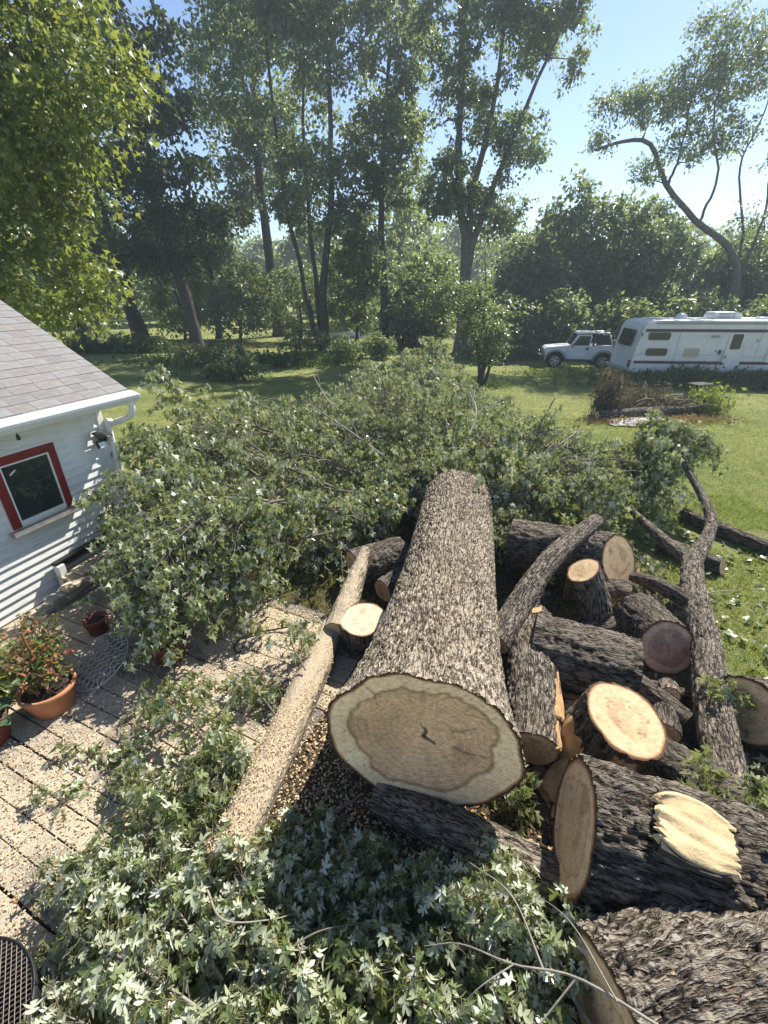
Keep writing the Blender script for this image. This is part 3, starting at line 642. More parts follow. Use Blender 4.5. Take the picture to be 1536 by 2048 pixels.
stump = make_log('log', 'dark upright round leaning among the logs with a sunlit oval top', [(2.44, 4.06, .28), (2.38, 4.12, .52), (2.26, 4.20, .78)], [.185, .17, .185], nu=120, nv=80, mat='bark_dark', pal=('tan', 'bright'), seed=15, cell=(.025, .09), amp=.014, tilt1=(0.15, .25, 0))
make_log('log', 'large dark log behind the leaning round with a sunlit cut end', [(1.75, 5.28, .50), (2.98, 4.74, .56)], [.34, .33], nu=160, nv=150, mat='bark_dark', pal=('tan', 'bright'), seed=16, cell=(.032, .12), amp=.024, tilt1=(-.1, .65, -.45))
lg = make_log('log', 'dark split log propped beneath the large dark log with a tan underside', [(2.35, 4.70, .22), (3.02, 4.42, .24)], [.20, .19], nu=100, nv=80, mat='bark_dark', pal=('tan', 'bright'), seed=17, cell=(.032, .12), amp=.022)
torn_patch(lg, (2.95, 4.30, .20), (.92, -.38, 0), (.2, -.85, .4), .42, .16, 3)
make_log('log', 'slim dark log lying at the foot of the leaning round', [(2.02, 3.84, .16), (2.82, 3.98, .19)], [.135, .145], nu=90, nv=90, mat='bark_dark', pal=('red', 'tan'), seed=18, cell=(.025, .09), amp=.012)
make_log('log', 'round with a reddish cracked cut face on the grass beside the forked limb', [(2.96, 3.50, .275), (2.88, 4.08, .285)], [.275, .27], nu=130, nv=80, mat='bark_mid', pal=('red', 'tan'), seed=19, cell=(.026, .09), amp=.014, crack=[(0.10, 0.03), (0.0, 0.0), (-0.12, 0.06)], tilt0=(-.25, -.15, .40), heart=.7)
lg = make_log('log', 'thick black barked log lying crosswise between the trunk and the reddish round', [(1.50, 3.42, .37), (2.36, 3.06, .36)], [.35, .345], nu=170, nv=130, mat='bark_dark', pal=('tan', 'tan'), seed=20, cell=(.045, .15), amp=.022)
torn_patch(lg, (1.62, 3.06, .16), (.92, -.38, 0), (-.3, -.9, .2), .50, .16, 5)
lg = make_log('log', 'grey split log leaning along the huge trunk with orange torn wood', [(1.62, 3.86, .36), (1.42, 3.10, .34), (1.20, 2.36, .27)], [.23, .25, .22], nu=130, nv=170, mat='bark', pal=('tan', 'tan'), seed=21, cell=(.022, .07), amp=.016)
torn_patch(lg, (1.52, 2.78, .44), (.22, .97, .1), (.55, -.2, .8), .52, .15, 7, bulge=.03)
torn_patch(lg, (1.40, 2.42, .38), (.22, .97, .1), (.6, -.3, .7), .30, .12, 8, bulge=.03)
lb = make_log('log', 'pale sunlit saw-cut block with a torn tan side standing among the logs', [(1.84, 2.46, .03), (1.86, 2.42, .33), (1.90, 2.37, .62)], [.37, .32, .30], nu=160, nv=90, mat='bark_mid', pal=('tan', 'bright'), seed=22, ell=(1.0, 1.10), cell=(.030, .11), amp=.018, tilt1=(-.12, .12, 0), heart=.5)
torn_patch(lb, (1.56, 2.34, .32), (.38, .05, .92), (-.80, -.50, .38), .60, .40, 9, bulge=.07)
torn_patch(lb, (1.46, 2.18, .14), (.75, .25, .50), (-.45, -.70, .55), .40, .30, 11, bulge=.05)
torn_patch(lb, (1.76, 2.11, .34), (.10, -.1, .95), (-.3, -.95, .0), .34, .24, 10, bulge=.03)
make_log('log', 'grey barked log lying behind the pale block toward the long forked limb', [(2.10, 2.42, .20), (2.62, 1.98, .19)], [.20, .19], nu=110, nv=90, mat='bark_mid', seed=23)
ll = make_log('log', 'big dark log with a tall oval cut end and loose pale slab on top', [(1.19, 1.62, .60), (1.75, 1.46, .52), (2.55, 1.20, .42)], [.40, .42, .42], nu=300, nv=280, mat='bark_plate_dark', pal=('tan', 'tan'), seed=24, nr=40, cell=(.036, .14), amp=.034, lump=.05, heart=.7, wob=.08)
bl = make_log('log', 'massive rough grey log with leafy twigs over its shaded cut end', [(1.07, .72, .44), (1.6, .80, .46), (2.7, .92, .44)], [.43, .45, .46], nu=300, nv=300, mat='bark_plate', pal=('tan', 'tan'), seed=25, nr=30, cell=(.032, .11), amp=.034, lump=.06, wob=.08)
make_log('log', 'log on the grass past the forked limb with a shaded brown oval cut end', [(3.20, 2.72, .29), (4.15, 2.52, .30)], [.29, .30], nu=140, nv=110, mat='bark_mid', pal=('tan', 'tan'), seed=26, cell=(.032, .11), amp=.022, tilt0=(0, -.45, .25))
make_log('log', 'log running out from under the huge trunk\'s cut face across the leaves', [(-.05, 2.08, .15), (.45, 1.84, .15), (1.12, 1.50, .15)], [.14, .155, .165], nu=130, nv=170, mat='bark', seed=27, cell=(.026, .11), amp=.016)
make_log('log', 'slim broken branch log wedged beside the black barked log, bark half stripped', [(2.28, 3.32, .28), (2.74, 2.74, .13)], [.085, .095], nu=70, nv=90, mat='bark_mid', pal=('bright', 'tan'), seed=28, amp=.008, cell=(.03, .1))
make_log('log', 'tiny round stub with a knot-like cut end sitting among the logs', [(2.72, 2.98, .17), (2.80, 3.14, .12)], [.088, .09], nu=60, nv=40, mat='bark', pal=('tan', 'tan'), seed=29, amp=.006, heart=.35)
make_log('log', 'small log on grass with a pale round cut end near the limb fork', [(4.80, 5.26, .125), (4.25, 5.90, .13)], [.12, .125], nu=80, nv=90, mat='bark_dark', pal=('bright', 'tan'), seed=30, amp=.01, tilt0=(0, -.1, .3))
make_log('log', 'long thin log on the lawn edge beyond the small pale ended log', [(5.98, 5.55, .11), (5.25, 6.95, .12)], [.11, .115], nu=80, nv=110, mat='bark_mid', pal=('tan', 'tan'), seed=31, amp=.01)
limb = make_log('limb', 'long forked limb sprawling down the right of the log heap to the lawn', [(2.55, 1.92, .20), (2.98, 2.80, .24), (3.38, 3.60, .36), (3.66, 4.25, .42), (4.10, 5.00, .44)], [.145, .15, .14, .13, .12], nu=120, nv=330, mat='bark', seed=32, cell=(.024, .08), amp=.014, caps=(True, False), cat='limb')
for pp, rr_, sd in (([(4.04, 4.9, .43), (3.92, 5.35, .50), (3.80, 6.0, .60), (3.65, 6.7, .75)], [.10, .075, .055, .03], 33), ([(4.06, 4.92, .43), (4.45, 5.30, .50), (4.80, 5.75, .62), (4.95, 6.35, .82), (5.0, 7.0, 1.1), (5.25, 7.6, 1.45)], [.12, .085, .075, .06, .045, .02], 34)):
    make_log('x', '', pp, rr_, nu=60, nv=110, mat='bark', seed=sd, cell=(.03, .1), amp=.007, caps=(False, False), root=limb, part='fork')
make_log('x', '', [(3.55, 4.0, .42), (3.30, 4.35, .46), (3.12, 4.62, .40)], [.10, .085, .07], nu=60, nv=60, mat='bark_mid', seed=35, amp=.007, root=limb, part='side_branch')
sn = make_log('snag', 'dark broken snag standing out of the leaves behind the trunk\'s far end', [(1.45, 6.75, .05), (1.66, 7.05, .70), (1.86, 7.35, 1.25)], [.11, .10, .07], nu=60, nv=70, mat='bark_dark', seed=36, amp=.012)
# split slab lying on the big dark log, built where it rests
def slab(name, label, c, u, w, poly, th, cat, mat='slab'):
    u = norm(np.array(u, float)[None])[0]; w = np.array(w, float); w = norm((w - u * np.dot(u, w))[None])[0]; n_ = np.cross(u, w)
    if n_[2] < 0: n_ = -n_
    root = thing(name, tuple(c), label, cat)
    def P(a, b, h): return Vector(np.array(c) + u * a + w * b + n_ * h)
    k = len(poly)
    a = MB(); a.v = [P(x, y, th) for x, y in poly] + [P(x * .985, y * .985, th * .4) for x, y in poly]
    a.f = [tuple(range(k)), tuple(reversed(range(k, 2 * k)))] + [(i, k + i, k + (i + 1) % k, (i + 1) % k) for i in range(k)]
    a.build('split_face', M[mat], root, local=False)
    b = MB(); b.v = [P(x * .985, y * .985, th * .395) for x, y in poly] + [P(x * 1.02, y * 1.02, -th * .3) for x, y in poly]
    b.f = a.f; b.build('bark_side', M['innerbark'], root, local=False)
    return root
gs = np.random.default_rng(3)
poly = [(-.20, -.16), (-.07, -.185), (.02, -.17), (.055, -.15), (.09, -.14), (.12, -.10), (.105, -.05), (.14, .0), (.135, .05), (.17, .09), (.22, .15), (.10, .135), (.02, .15), (-.05, .17), (-.10, .20), (-.155, .05), (-.18, -.03)]
ws = thing('wood_slab', (1.70, 1.38, .97), 'flat pale yellow split slab with ragged edges lying on the big dark log', 'wood slab')
torn_patch(ws, (1.70, 1.38, .985), (.90, -.34, -.16), (.05, -.25, 1), .40, .36, 71, mat='slab', bulge=.004, n=22, m=40, name='split_face')
b_ = MB(); uu_ = Vector((.90, -.34, -.16)).normalized(); vv_ = Vector((.30, .92, .20)); vv_ = (vv_ - uu_ * vv_.dot(uu_)).normalized(); nn_ = uu_.cross(vv_)
pl_ = [(-.19, -.16), (-.05, -.175), (.06, -.165), (.15, -.15), (.17, -.02), (.16, .08), (.19, .15), (.05, .16), (-.1, .17), (-.18, .15), (-.17, 0)]; k_ = len(pl_)
b_.v = [Vector((1.70, 1.38, .970)) + uu_ * x + vv_ * y for x, y in pl_] + [Vector((1.70, 1.38, .925)) + uu_ * x * 1.02 + vv_ * y * 1.02 for x, y in pl_]
b_.f = [tuple(range(k_)), tuple(reversed(range(k_, 2 * k_)))] + [(i, k_ + i, k_ + (i + 1) % k_, (i + 1) % k_) for i in range(k_)]
b_.build('bark_side', M['treebark'], ws, local=False)
for i, (c, u, w, s_, lab) in enumerate((((1.30, 2.20, .03), (.5, .8, 0), (-.8, .5, .25), .55, 'reddish broken bark slab at the foot of the trunk\'s cut face'), ((1.36, 2.02, .02), (.9, .1, 0), (0, .9, .2), .45, 'short torn splinter of wood between the pale block and the trunk'), ((1.92, 3.70, .34), (.9, .2, .05), (-.2, .9, .1), .38, 'loose pale bark chip perched on the grey split log'))):
    if i == 2: c = (1.62, 3.72, .585)
    slab('bark_slab', lab, c, u, w, [(x * s_, y * s_ * .5) for x, y in poly], .02, 'bark slab', 'torn')

extra = [('short split wedge of tan wood between the pale block and the black barked log', [(1.62, 2.86, .10), (1.95, 2.80, .12)], [.12, .10], 'bark_mid', 60),
         ('half buried round between the reddish round and the pale block', [(2.48, 2.62, .10), (2.62, 2.90, .11)], [.13, .13], 'bark_mid', 61),
         ('short dark round under the slim broken branch log', [(2.18, 2.98, .10), (2.50, 3.12, .10)], [.12, .125], 'bark_dark', 62),
         ('stubby log tucked under the leaning limb beside the trunk', [(1.72, 4.35, .12), (2.05, 4.62, .13)], [.14, .13], 'bark_dark', 63),
         ('dark branch piece lying before the reddish round', [(2.55, 3.22, .07), (3.10, 3.02, .08)], [.07, .06], 'bark_dark', 64),
         ('thin branch piece lying across the litter beside the forked limb', [(2.72, 2.35, .06), (3.02, 2.02, .07)], [.055, .06], 'bark_mid', 65),
         ('dark chunk in the shade behind the grey split log', [(1.78, 3.78, .13), (2.02, 3.62, .14)], [.15, .14], 'bark_dark', 66),
         ('broken branch stub leaning on the far side of the large dark log', [(3.05, 5.15, .12), (3.35, 4.85, .30)], [.09, .07], 'bark_mid', 67)]
for lab, pp, ra, mt_, sd in extra:
    r_ = make_log('log', lab, pp, ra, nu=80, nv=70, mat=mt_, pal=('tan', 'bright'), seed=sd, amp=.01)
    if sd in (60, 63): torn_patch(r_, tuple(np.mean(np.array(pp), 0) + np.array([0, -.02, ra[0] * .8])), np.array(pp[1]) - np.array(pp[0]), (0, -.3, 1), .30, .16, sd, bulge=.03)
gd = np.random.default_rng(44)
spots = [(1.45, 2.02), (1.58, 1.95), (1.28, 2.32), (2.35, 2.28), (2.05, 2.9), (2.9, 3.25), (1.95, 3.95), (2.6, 3.65), (-.15, 4.35), (.02, 4.2), (1.5, 4.15), (2.25, 2.62)]
for k, (x, y) in enumerate(spots):
    a_ = gd.uniform(0, 3.14); sc_ = gd.uniform(.28, .55)
    o_ = slab('bark_scrap', 'ragged scrap of torn bark or wood lying between the logs', (x, y, .03 + .03 * gd.uniform()), (math.cos(a_), math.sin(a_), gd.uniform(-.2, .2)), (-math.sin(a_), math.cos(a_), gd.uniform(-.3, .5)), [(px_ * sc_, py_ * sc_ * gd.uniform(.35, .6)) for px_, py_ in poly], .018, 'bark scrap', ['torn', 'slab', 'innerbark'][k % 3]); o_['group'] = 'bark scraps between the logs'
# ------------------------------------------------------------------ leafy branches
_v = np.array([(0, 0, 0), (.33, .13, .04), (.52, .44, .05), (.62, .13, -.12), (1, 0, -.42), (.62, -.13, -.12), (.52, -.44, .05), (.33, -.13, .04)]); LEAF4M = (_v, np.array([(0, 1, 7), (1, 2, 3), (7, 5, 6), (1, 3, 5), (1, 5, 7), (3, 4, 5)]))
LEAFVAR = [mesh_from('maple_leaf', MAPLE_HI[0] * np.array([1, w, b]), MAPLE_HI[1], M['maple_cut'], False, {'rnd': np.full(len(MAPLE_HI[0]), r)}) for r, w, b in ((.08, 1, 1), (.25, .7, 2.2), (.4, 1.05, .6), (.5, .5, 2.8), (.62, 1, 1.4), (.75, .75, .4), (.88, .55, 2.6), (1.0, .85, 1.6))]
VARR = np.array([.08, .25, .4, .5, .62, .75, .88, 1.0])
def leafy_branch(label, path, r0=0.03, n_tw=40, tw=0.55, lpt=16, size=0.105, seed=1, t=LEAF4M, group=None, nobj=0, droop=0.35, up=0.25, pale=0.45, mat='maple_cut', zmin=0.03, name='leafy_branch', twig='twig', cat='branch', hang=1.3, lateral=1.0, start=0.12):
    g = np.random.default_rng(seed); p = spline(path, 26); tt, nn, bb = frames(p)
    root = thing(name, tuple(float(x) for x in (p[:, 0].mean(), p[:, 1].mean(), max(0, p[:, 2].min()))), label, cat, group)
    stem = [(p, np.linspace(r0, r0 * 0.25, 26))]; twp = []
    P_, A_, N_, Q_ = [], [], [], []
    for k in range(n_tw):
        u = start + (1 - start) * (k + g.uniform()) / n_tw; i = min(25, int(u * 25)); o = p[i]
        an = g.uniform(0, 2 * math.pi); lat = math.cos(an) * bb[i] + math.sin(an) * nn[i]
        d = norm((tt[i] * g.uniform(.3, .9) + lat * lateral * g.uniform(.5, 1.1) + np.array([0, 0, up]))[None])[0]
        L = tw * g.uniform(.45, 1.2) * (1.15 - 0.45 * u); s = np.linspace(0, 1, 5)[:, None]
        q = o + d * L * s + np.array([0, 0, -droop * L]) * s ** 2 + g.normal(0, .025 * L, (5, 3)) * s
        q[:, 2] = np.maximum(q[:, 2], zmin)
        twp.append((q, np.linspace(r0 * .32, r0 * .10, 5).clip(0.0018)))
        m = max(3, int(lpt * g.uniform(.6, 1.3) * L / tw)); f = np.where(g.uniform(size=m) < .6, 1 - .28 * g.uniform(0, 1, m), g.uniform(.15, .8, m))
        pos = np.stack([np.interp(f, s[:, 0], q[:, c]) for c in range(3)], 1)
        off = norm(rand_dirs(m, g) + d * .5); pet = size * g.uniform(.3, .8, m)[:, None]
        p0 = pos; pos = pos + off * pet; ax = norm(off * 0.75 + np.array([0, 0, -hang]) + g.normal(0, .28, (m, 3)))
        nr = norm(off * .8 + rand_dirs(m, g) * 0.55 + np.array([0, 0, .55])); Q_.append(p0)
        P_.append(pos); A_.append(ax); N_.append(nr)
    P_ = np.vstack(P_); A_ = np.vstack(A_); N_ = np.vstack(N_); P_[:, 2] = np.maximum(P_[:, 2], zmin + .01); n = len(P_)
    low = P_[:, 2] < zmin + .09; A_[low, 2] = A_[low, 2] * .25; A_ = norm(A_)
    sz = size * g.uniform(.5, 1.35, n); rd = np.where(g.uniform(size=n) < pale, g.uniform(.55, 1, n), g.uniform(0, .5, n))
    v, f = tubes(stem, 7); sm_ = link('stem', mesh_from('stem', v, f, M[twig], True), root)
    v, f = tubes(twp, 3); link('twigs', mesh_from('twigs', v, f, M['twig'], True), sm_, kind='stuff')
    if nobj:
        Q_ = np.vstack(Q_); pt = [(np.stack([Q_[j], P_[j]]), np.full(2, .0014)) for j in range(n)]
        v, f = tubes(pt, 3); link('petioles', mesh_from('petioles', v, f, M['petiole']), root, kind='stuff')
    idx = np.arange(n)
    if nobj:
        order = np.argsort(-(P_[:, 2] + 0.15 * g.uniform(size=n))); sel = order[:nobj]; idx = order[nobj:]
        x = A_[sel]; y = norm(np.cross(N_[sel], x)); z = np.cross(x, y)
        loc = Vector(root.location)
        for j, kk in enumerate(sel):
            o = bpy.data.objects.new('leaf', LEAFVAR[int(np.argmin(np.abs(VARR - rd[kk])))]); col.objects.link(o); o.parent = root
            s_ = sz[kk]; q = P_[kk]
            o.matrix_basis = Matrix(((x[j, 0] * s_, y[j, 0] * s_, z[j, 0] * s_, q[0] - loc.x), (x[j, 1] * s_, y[j, 1] * s_, z[j, 1] * s_, q[1] - loc.y), (x[j, 2] * s_, y[j, 2] * s_, z[j, 2] * s_, q[2] - loc.z), (0, 0, 0, 1)))
    if len(idx):
        leaf_obj('leaves', P_[idx], A_[idx], N_[idx], sz[idx], t, rd[idx], M[mat], root, kind='stuff')
    return root

def in_poly(x, y, poly):
    c = False; j = len(poly) - 1
    for i in range(len(poly)):
        xi, yi = poly[i]; xj, yj = poly[j]
        if (yi > y) != (yj > y) and x < (xj - xi) * (y - yi) / (yj - yi) + xi: c = not c
        j = i
    return c
def heap(x, y):
    g = lambda cx, cy, sx, sy, h: h * math.exp(-((x - cx) / sx) ** 2 - ((y - cy) / sy) ** 2)
    return max(0.12, g(-1.0, 8.6, 3.2, 3.0, 1.35) + g(-3.0, 6.6, 1.3, 1.6, .75) + g(1.4, 10.8, 1.7, 2.6, .95) + g(3.0, 7.2, 1.6, 1.6, .75) + g(-2.3, 4.6, 1.1, 1.0, .85) + g(4.6, 7.4, 1.2, 1.2, .75) + g(2.4, 6.2, .9, .9, .35))
PILE = [(-3.5, 5.0), (-2.9, 4.0), (-2.2, 3.85), (-1.3, 4.4), (-.75, 5.2), (-.2, 6.3), (.5, 6.7), (1.6, 6.7), (2.0, 5.9), (3.2, 5.7), (4.2, 6.1), (5.3, 7.2), (4.6, 8.2), (3.3, 9.2), (2.8, 11.5), (2.0, 13.0), (.2, 13.2), (-1.6, 11.6), (-3.6, 10.0), (-4.4, 8.8), (-3.9, 6.9)]
gp = np.random.default_rng(21); cnt = 0; base = np.array([1.2, 6.9]); tries = 0; tgt = []
while cnt < 62 and tries < 6000:
    tries += 1
    x = gp.uniform(-4.5, 5.4); y = gp.uniform(3.8, 13.4)
    if not in_poly(x, y, PILE): continue
    if min([9] + [math.hypot(x - a, y - b) for a, b in tgt]) < 0.72: continue
    tgt.append((x, y)); cnt += 1
pile_lab = 'felled silver maple branch with drooping leaves in the heap around the trunk\'s far end'
for i, (x, y) in enumerate(tgt):
    d = np.array([x, y]) - base; dl = max(np.linalg.norm(d), .3); d = d / dl; L = min(gp.uniform(1.6, 2.9), dl * .9 + .5)
    s = np.array([x, y]) - d * L; pr = np.array([-d[1], d[0]]); m = np.array([x, y]) - d * L * .45 + pr * gp.normal(0, .25)
    h1 = heap(x, y) * (gp.uniform(.55, .95) if i % 3 else gp.uniform(1.15, 1.45)); h0 = heap(*s) * gp.uniform(.3, .7); hm = max(heap(*m) * gp.uniform(.8, 1.1), (h0 + h1) / 2)
    leafy_branch(pile_lab, [(s[0], s[1], h0), (m[0], m[1], hm), (x, y, h1)], gp.uniform(.02, .04), int(gp.integers(34, 52)), gp.uniform(.6, 1.15), 27, gp.uniform(.085, .12), seed=100 + i, group='felled branches in the leaf heap', droop=gp.uniform(.15, .7), up=gp.uniform(.1, .6), pale=gp.uniform(.25, .65))
special = [
    ('leafy branch hanging over the red pot at the edge of the deck', [(-1.5, 5.7, .8), (-2.05, 4.8, 1.2), (-2.35, 4.15, 1.05), (-2.5, 3.75, .70)], .03, 60, .60, 24, .11),
    ('leafy branch reaching from the heap over the sawdust corner of the deck', [(-1.0, 5.7, .7), (-1.35, 4.9, 1.0), (-1.5, 4.35, .72)], .025, 45, .55, 22, .11),
    ('leafy branch drooping against the shed wall below the window', [(-2.3, 6.3, .9), (-3.0, 5.6, 1.45), (-3.50, 5.0, 1.30)], .022, 45, .50, 22, .11),
    ('leafy branch pressed along the shed corner under the downspout', [(-2.2, 7.2, .8), (-3.0, 6.5, 1.5), (-3.45, 6.0, 1.75)], .025, 50, .6, 24, .11),
    ('upright leafy shoot rising beside the shed gutter', [(-3.0, 8.2, .9), (-3.7, 8.2, 1.7), (-4.05, 8.1, 2.35)], .025, 40, .5, 20, .12),
    ('tall leafy bough standing highest above the heap toward the lawn', [(1.0, 10.6, .9), (1.3, 12.0, 1.7), (1.5, 13.2, 2.15)], .035, 60, .70, 24, .12),
    ('leafy bough with a bare grey stem tilting over the far side of the heap', [(1.4, 11.0, .7), (1.9, 12.2, 1.2), (2.3, 13.2, 1.6)], .03, 45, .65, 22, .12),
    ('leafy bough leaning left at the far edge of the heap by the shaded lawn', [(.6, 10.5, .9), (-.1, 12.2, 1.5), (-.6, 13.4, 1.6)], .03, 55, .7, 24, .12),
    ('bushy leafy crown at the end of the long forked limb on the lawn', [(3.7, 6.6, .7), (4.3, 7.1, 1.25), (4.9, 7.5, 1.5)], .03, 80, .75, 30, .115),
    ('leafy bough hanging over the right fork of the long limb', [(4.3, 7.3, .9), (4.9, 7.4, 1.35), (5.5, 7.3, 1.2)], .025, 70, .65, 28, .115),
    ('leafy branch with yellowing leaves lying behind the large dark log', [(2.2, 6.2, .6), (2.75, 5.75, .75), (3.25, 5.35, .55)], .02, 40, .45, 18, .10),
    ('low leafy branch between the large dark log and the forked limb', [(3.2, 6.3, .4), (3.4, 5.4, .4), (3.6, 4.6, .22)], .02, 45, .40, 18, .10),
    ('leafy spray lying left of the trunk\'s far end over small logs', [(.3, 7.2, .7), (.0, 6.3, .8), (-.3, 5.75, .6)], .025, 45, .5, 22, .11),
    ('leafy spray lying right of the trunk\'s far end under the leaning limb', [(2.3, 6.9, .8), (1.95, 6.0, .75), (1.75, 5.3, .5)], .025, 45, .45, 20, .11),
]
special += [
    ('high leafy bough crest at the heap back before the ornamental tree', [(.9, 10.8, 1.0), (1.2, 12.2, 1.8), (1.3, 13.4, 2.3)], .03, 60, .75, 28, .115),
    ('broad leafy bough filling the middle of the heap\'s back crest', [(.6, 10.2, 1.0), (.7, 11.6, 1.75), (.6, 12.8, 1.9)], .03, 60, .8, 28, .115),
    ('ragged leafy bough sloping from the crest toward the lawn', [(2.2, 10.0, .8), (2.7, 10.9, 1.1), (3.0, 11.6, .9)], .028, 55, .75, 26, .115),
    ('leafy bough filling the angle between the two forks of the long limb', [(4.0, 7.4, .6), (4.3, 6.8, .95), (4.5, 6.2, .7)], .022, 60, .6, 26, .11),
    ('leafy branch spread above the large dark log beside the leaning limb tip', [(2.4, 7.0, .8), (2.9, 6.3, 1.15), (3.3, 5.8, .95)], .022, 60, .6, 26, .11),
    ('leafy branch crowding the trunk\'s far end on the limb side', [(1.7, 7.6, 1.0), (2.1, 6.7, 1.2), (2.3, 5.9, .95)], .022, 60, .6, 26, .11),
    ('leafy branch on the lawn side between the heap and the limb\'s crown', [(3.2, 7.8, .7), (3.7, 7.3, 1.0), (4.0, 6.7, .7)], .022, 60, .65, 26, .11),
    ('broad leafy branch sprawling over the deck corner behind the fallen hook', [(-.9, 6.0, .8), (-1.5, 5.2, 1.15), (-2.0, 4.5, .95), (-2.0, 3.95, .6)], .028, 55, .62, 26, .105),
    ('leafy branch tumbling onto the boards stacked by the shed', [(-2.0, 5.6, 1.0), (-2.75, 4.9, 1.2), (-3.15, 4.35, .95)], .025, 50, .55, 24, .105),
    ('low leafy branch spread on the deck between hook and hanging branch', [(-1.3, 5.2, .5), (-1.7, 4.4, .7), (-1.75, 3.9, .40)], .02, 40, .5, 22, .10),
    ('leafy branch hanging before the small dark red pot', [(-1.9, 5.0, 1.0), (-2.6, 4.3, 1.15), (-2.85, 3.85, .85)], .022, 50, .5, 24, .10),
    ('drooping leafy tips covering the front of the hidden red pot', [(-2.0, 4.3, .9), (-2.25, 3.75, .85), (-2.3, 3.35, .45)], .018, 42, .42, 20, .095),
    ('yellow green leafy branch bulging beside the shed corner base', [(-2.2, 6.4, .8), (-2.9, 5.7, 1.2), (-3.35, 5.35, 1.0)], .022, 48, .55, 24, .105),
]
for i, (lab, pth, r0, nt_, tw, lp, sz) in enumerate(special):
    leafy_branch(lab, pth, r0, nt_, tw, lp, sz, seed=300 + i, pale=.42 if 'yellowing' not in lab else .1, droop=.4)
glb = np.random.default_rng(66)
for k, (x, y) in enumerate([(-3.0, 7.2), (-2.2, 8.6), (-1.4, 6.6), (-.6, 7.6), (.2, 9.0), (-1.9, 5.6), (-2.8, 5.6), (2.6, 7.0), (3.2, 6.6), (1.6, 8.6), (-.4, 10.4), (2.2, 10.2), (-3.4, 8.8), (-1.0, 9.4)]):
    d = np.array([x, y]) - base; d = d / np.linalg.norm(d); L = glb.uniform(1.2, 2.2); h = heap(x, y); a = np.array([x, y]) - d * L * .5; b = np.array([x, y]) + d * L * .5; pr = np.array([-d[1], d[0]]); mm = np.array([x, y]) + pr * glb.normal(0, .15)
    main = [(a[0], a[1], h * .7), (mm[0], mm[1], h * 1.12), (b[0], b[1], h * glb.uniform(.9, 1.5))]
    rt = thing('bare_branch', (float(a[0]), float(a[1]), float(h * .7)), 'bare grey branch poking through the leaf heap', 'branch', 'bare branches in the leaf heap')
    v, f = tubes([(spline(main, 16), np.linspace(.028, .008, 16))], 6); st_ = link('stem', mesh_from('stem', v, f, M['twig_pale'] if k % 2 else M['twig'], True), rt)
    for j in range(5):
        u_ = glb.uniform(.3, .95); q0 = spline(main, 40)[int(u_ * 39)]; dr_ = norm((np.array([d[0], d[1], .3]) * .6 + rand_dirs(1, glb)[0])[None])[0]; l_ = glb.uniform(.3, .7)
        v, f = tubes([(spline([q0, q0 + dr_ * l_ * .5 + np.array([0, 0, .04]), q0 + dr_ * l_], 7), np.linspace(.009, .003, 7))], 4); link('side_twig', mesh_from('side_twig', v, f, M['twig_pale'] if k % 2 else M['twig'], True), st_)
# leafy twigs strewn on the deck
decktw = [
    ('slender arching twig with small pale leaves lying across the deck planks', [(-1.35, 2.05, .10), (-1.50, 2.45, .26), (-1.95, 2.80, .30), (-2.30, 2.88, .14)], .009, 24, .32, 9, .085, 60),
    ('leafy twig heap on the deck beside the sawdust coated log', [(-1.0, 1.9, .10), (-1.30, 2.25, .22), (-1.55, 2.55, .16)], .012, 34, .36, 13, .09, 110),
    ('grassy leafy twig lying on sawdust between the hanging branch and the long log', [(-.95, 2.75, .12), (-1.2, 3.0, .18), (-1.45, 3.15, .12)], .01, 26, .32, 11, .08, 80),
    ('small leafy sprig in front of the terracotta pot', [(-2.45, 2.30, .06), (-2.60, 2.42, .12), (-2.75, 2.46, .06)], .006, 9, .18, 7, .075, 30),
    ('little green sprig in the shade before the arching twig', [(-2.0, 2.35, .07), (-2.1, 2.52, .14), (-2.2, 2.6, .07)], .006, 10, .2, 7, .08, 30),
    ('withered sprig on the planks by the mesh basket', [(-2.75, 2.02, .06), (-2.62, 2.1, .1), (-2.45, 2.08, .06)], .006, 9, .18, 7, .07, 25),
    ('leafy twig lying over the sawdust coated log near its middle', [(-.75, 3.1, .38), (-.95, 3.45, .45), (-.85, 3.75, .38)], .009, 18, .28, 9, .085, 40),
]
decktw += [
    ('leafy branch lying along the deck side of the sawdust coated log', [(-1.15, 1.75, .12), (-1.35, 2.05, .24), (-1.25, 2.45, .18)], .012, 34, .34, 13, .088, 110),
    ('leafy spray spreading from the near heap up over the planks', [(-1.4, 1.45, .15), (-1.65, 1.85, .26), (-1.9, 2.2, .14)], .011, 34, .34, 13, .088, 110),
    ('leafy spray with long twigs lying mid deck in front of the red pot', [(-1.5, 2.7, .10), (-1.85, 2.95, .2), (-2.2, 3.1, .1)], .010, 26, .34, 10, .085, 80),
    ('straggling leafy twig on the planks below the arching twig', [(-1.7, 2.1, .08), (-1.95, 2.25, .16), (-2.3, 2.3, .08)], .009, 22, .3, 10, .082, 70),
]
for i, (lab, pth, r0, nt_, tw, lp, sz, no) in enumerate(decktw):
    leafy_branch(lab, pth, r0, nt_, tw, lp, sz, seed=400 + i, t=MAPLE_HI, nobj=no, pale=.5, zmin=.05, up=.2, droop=.5)
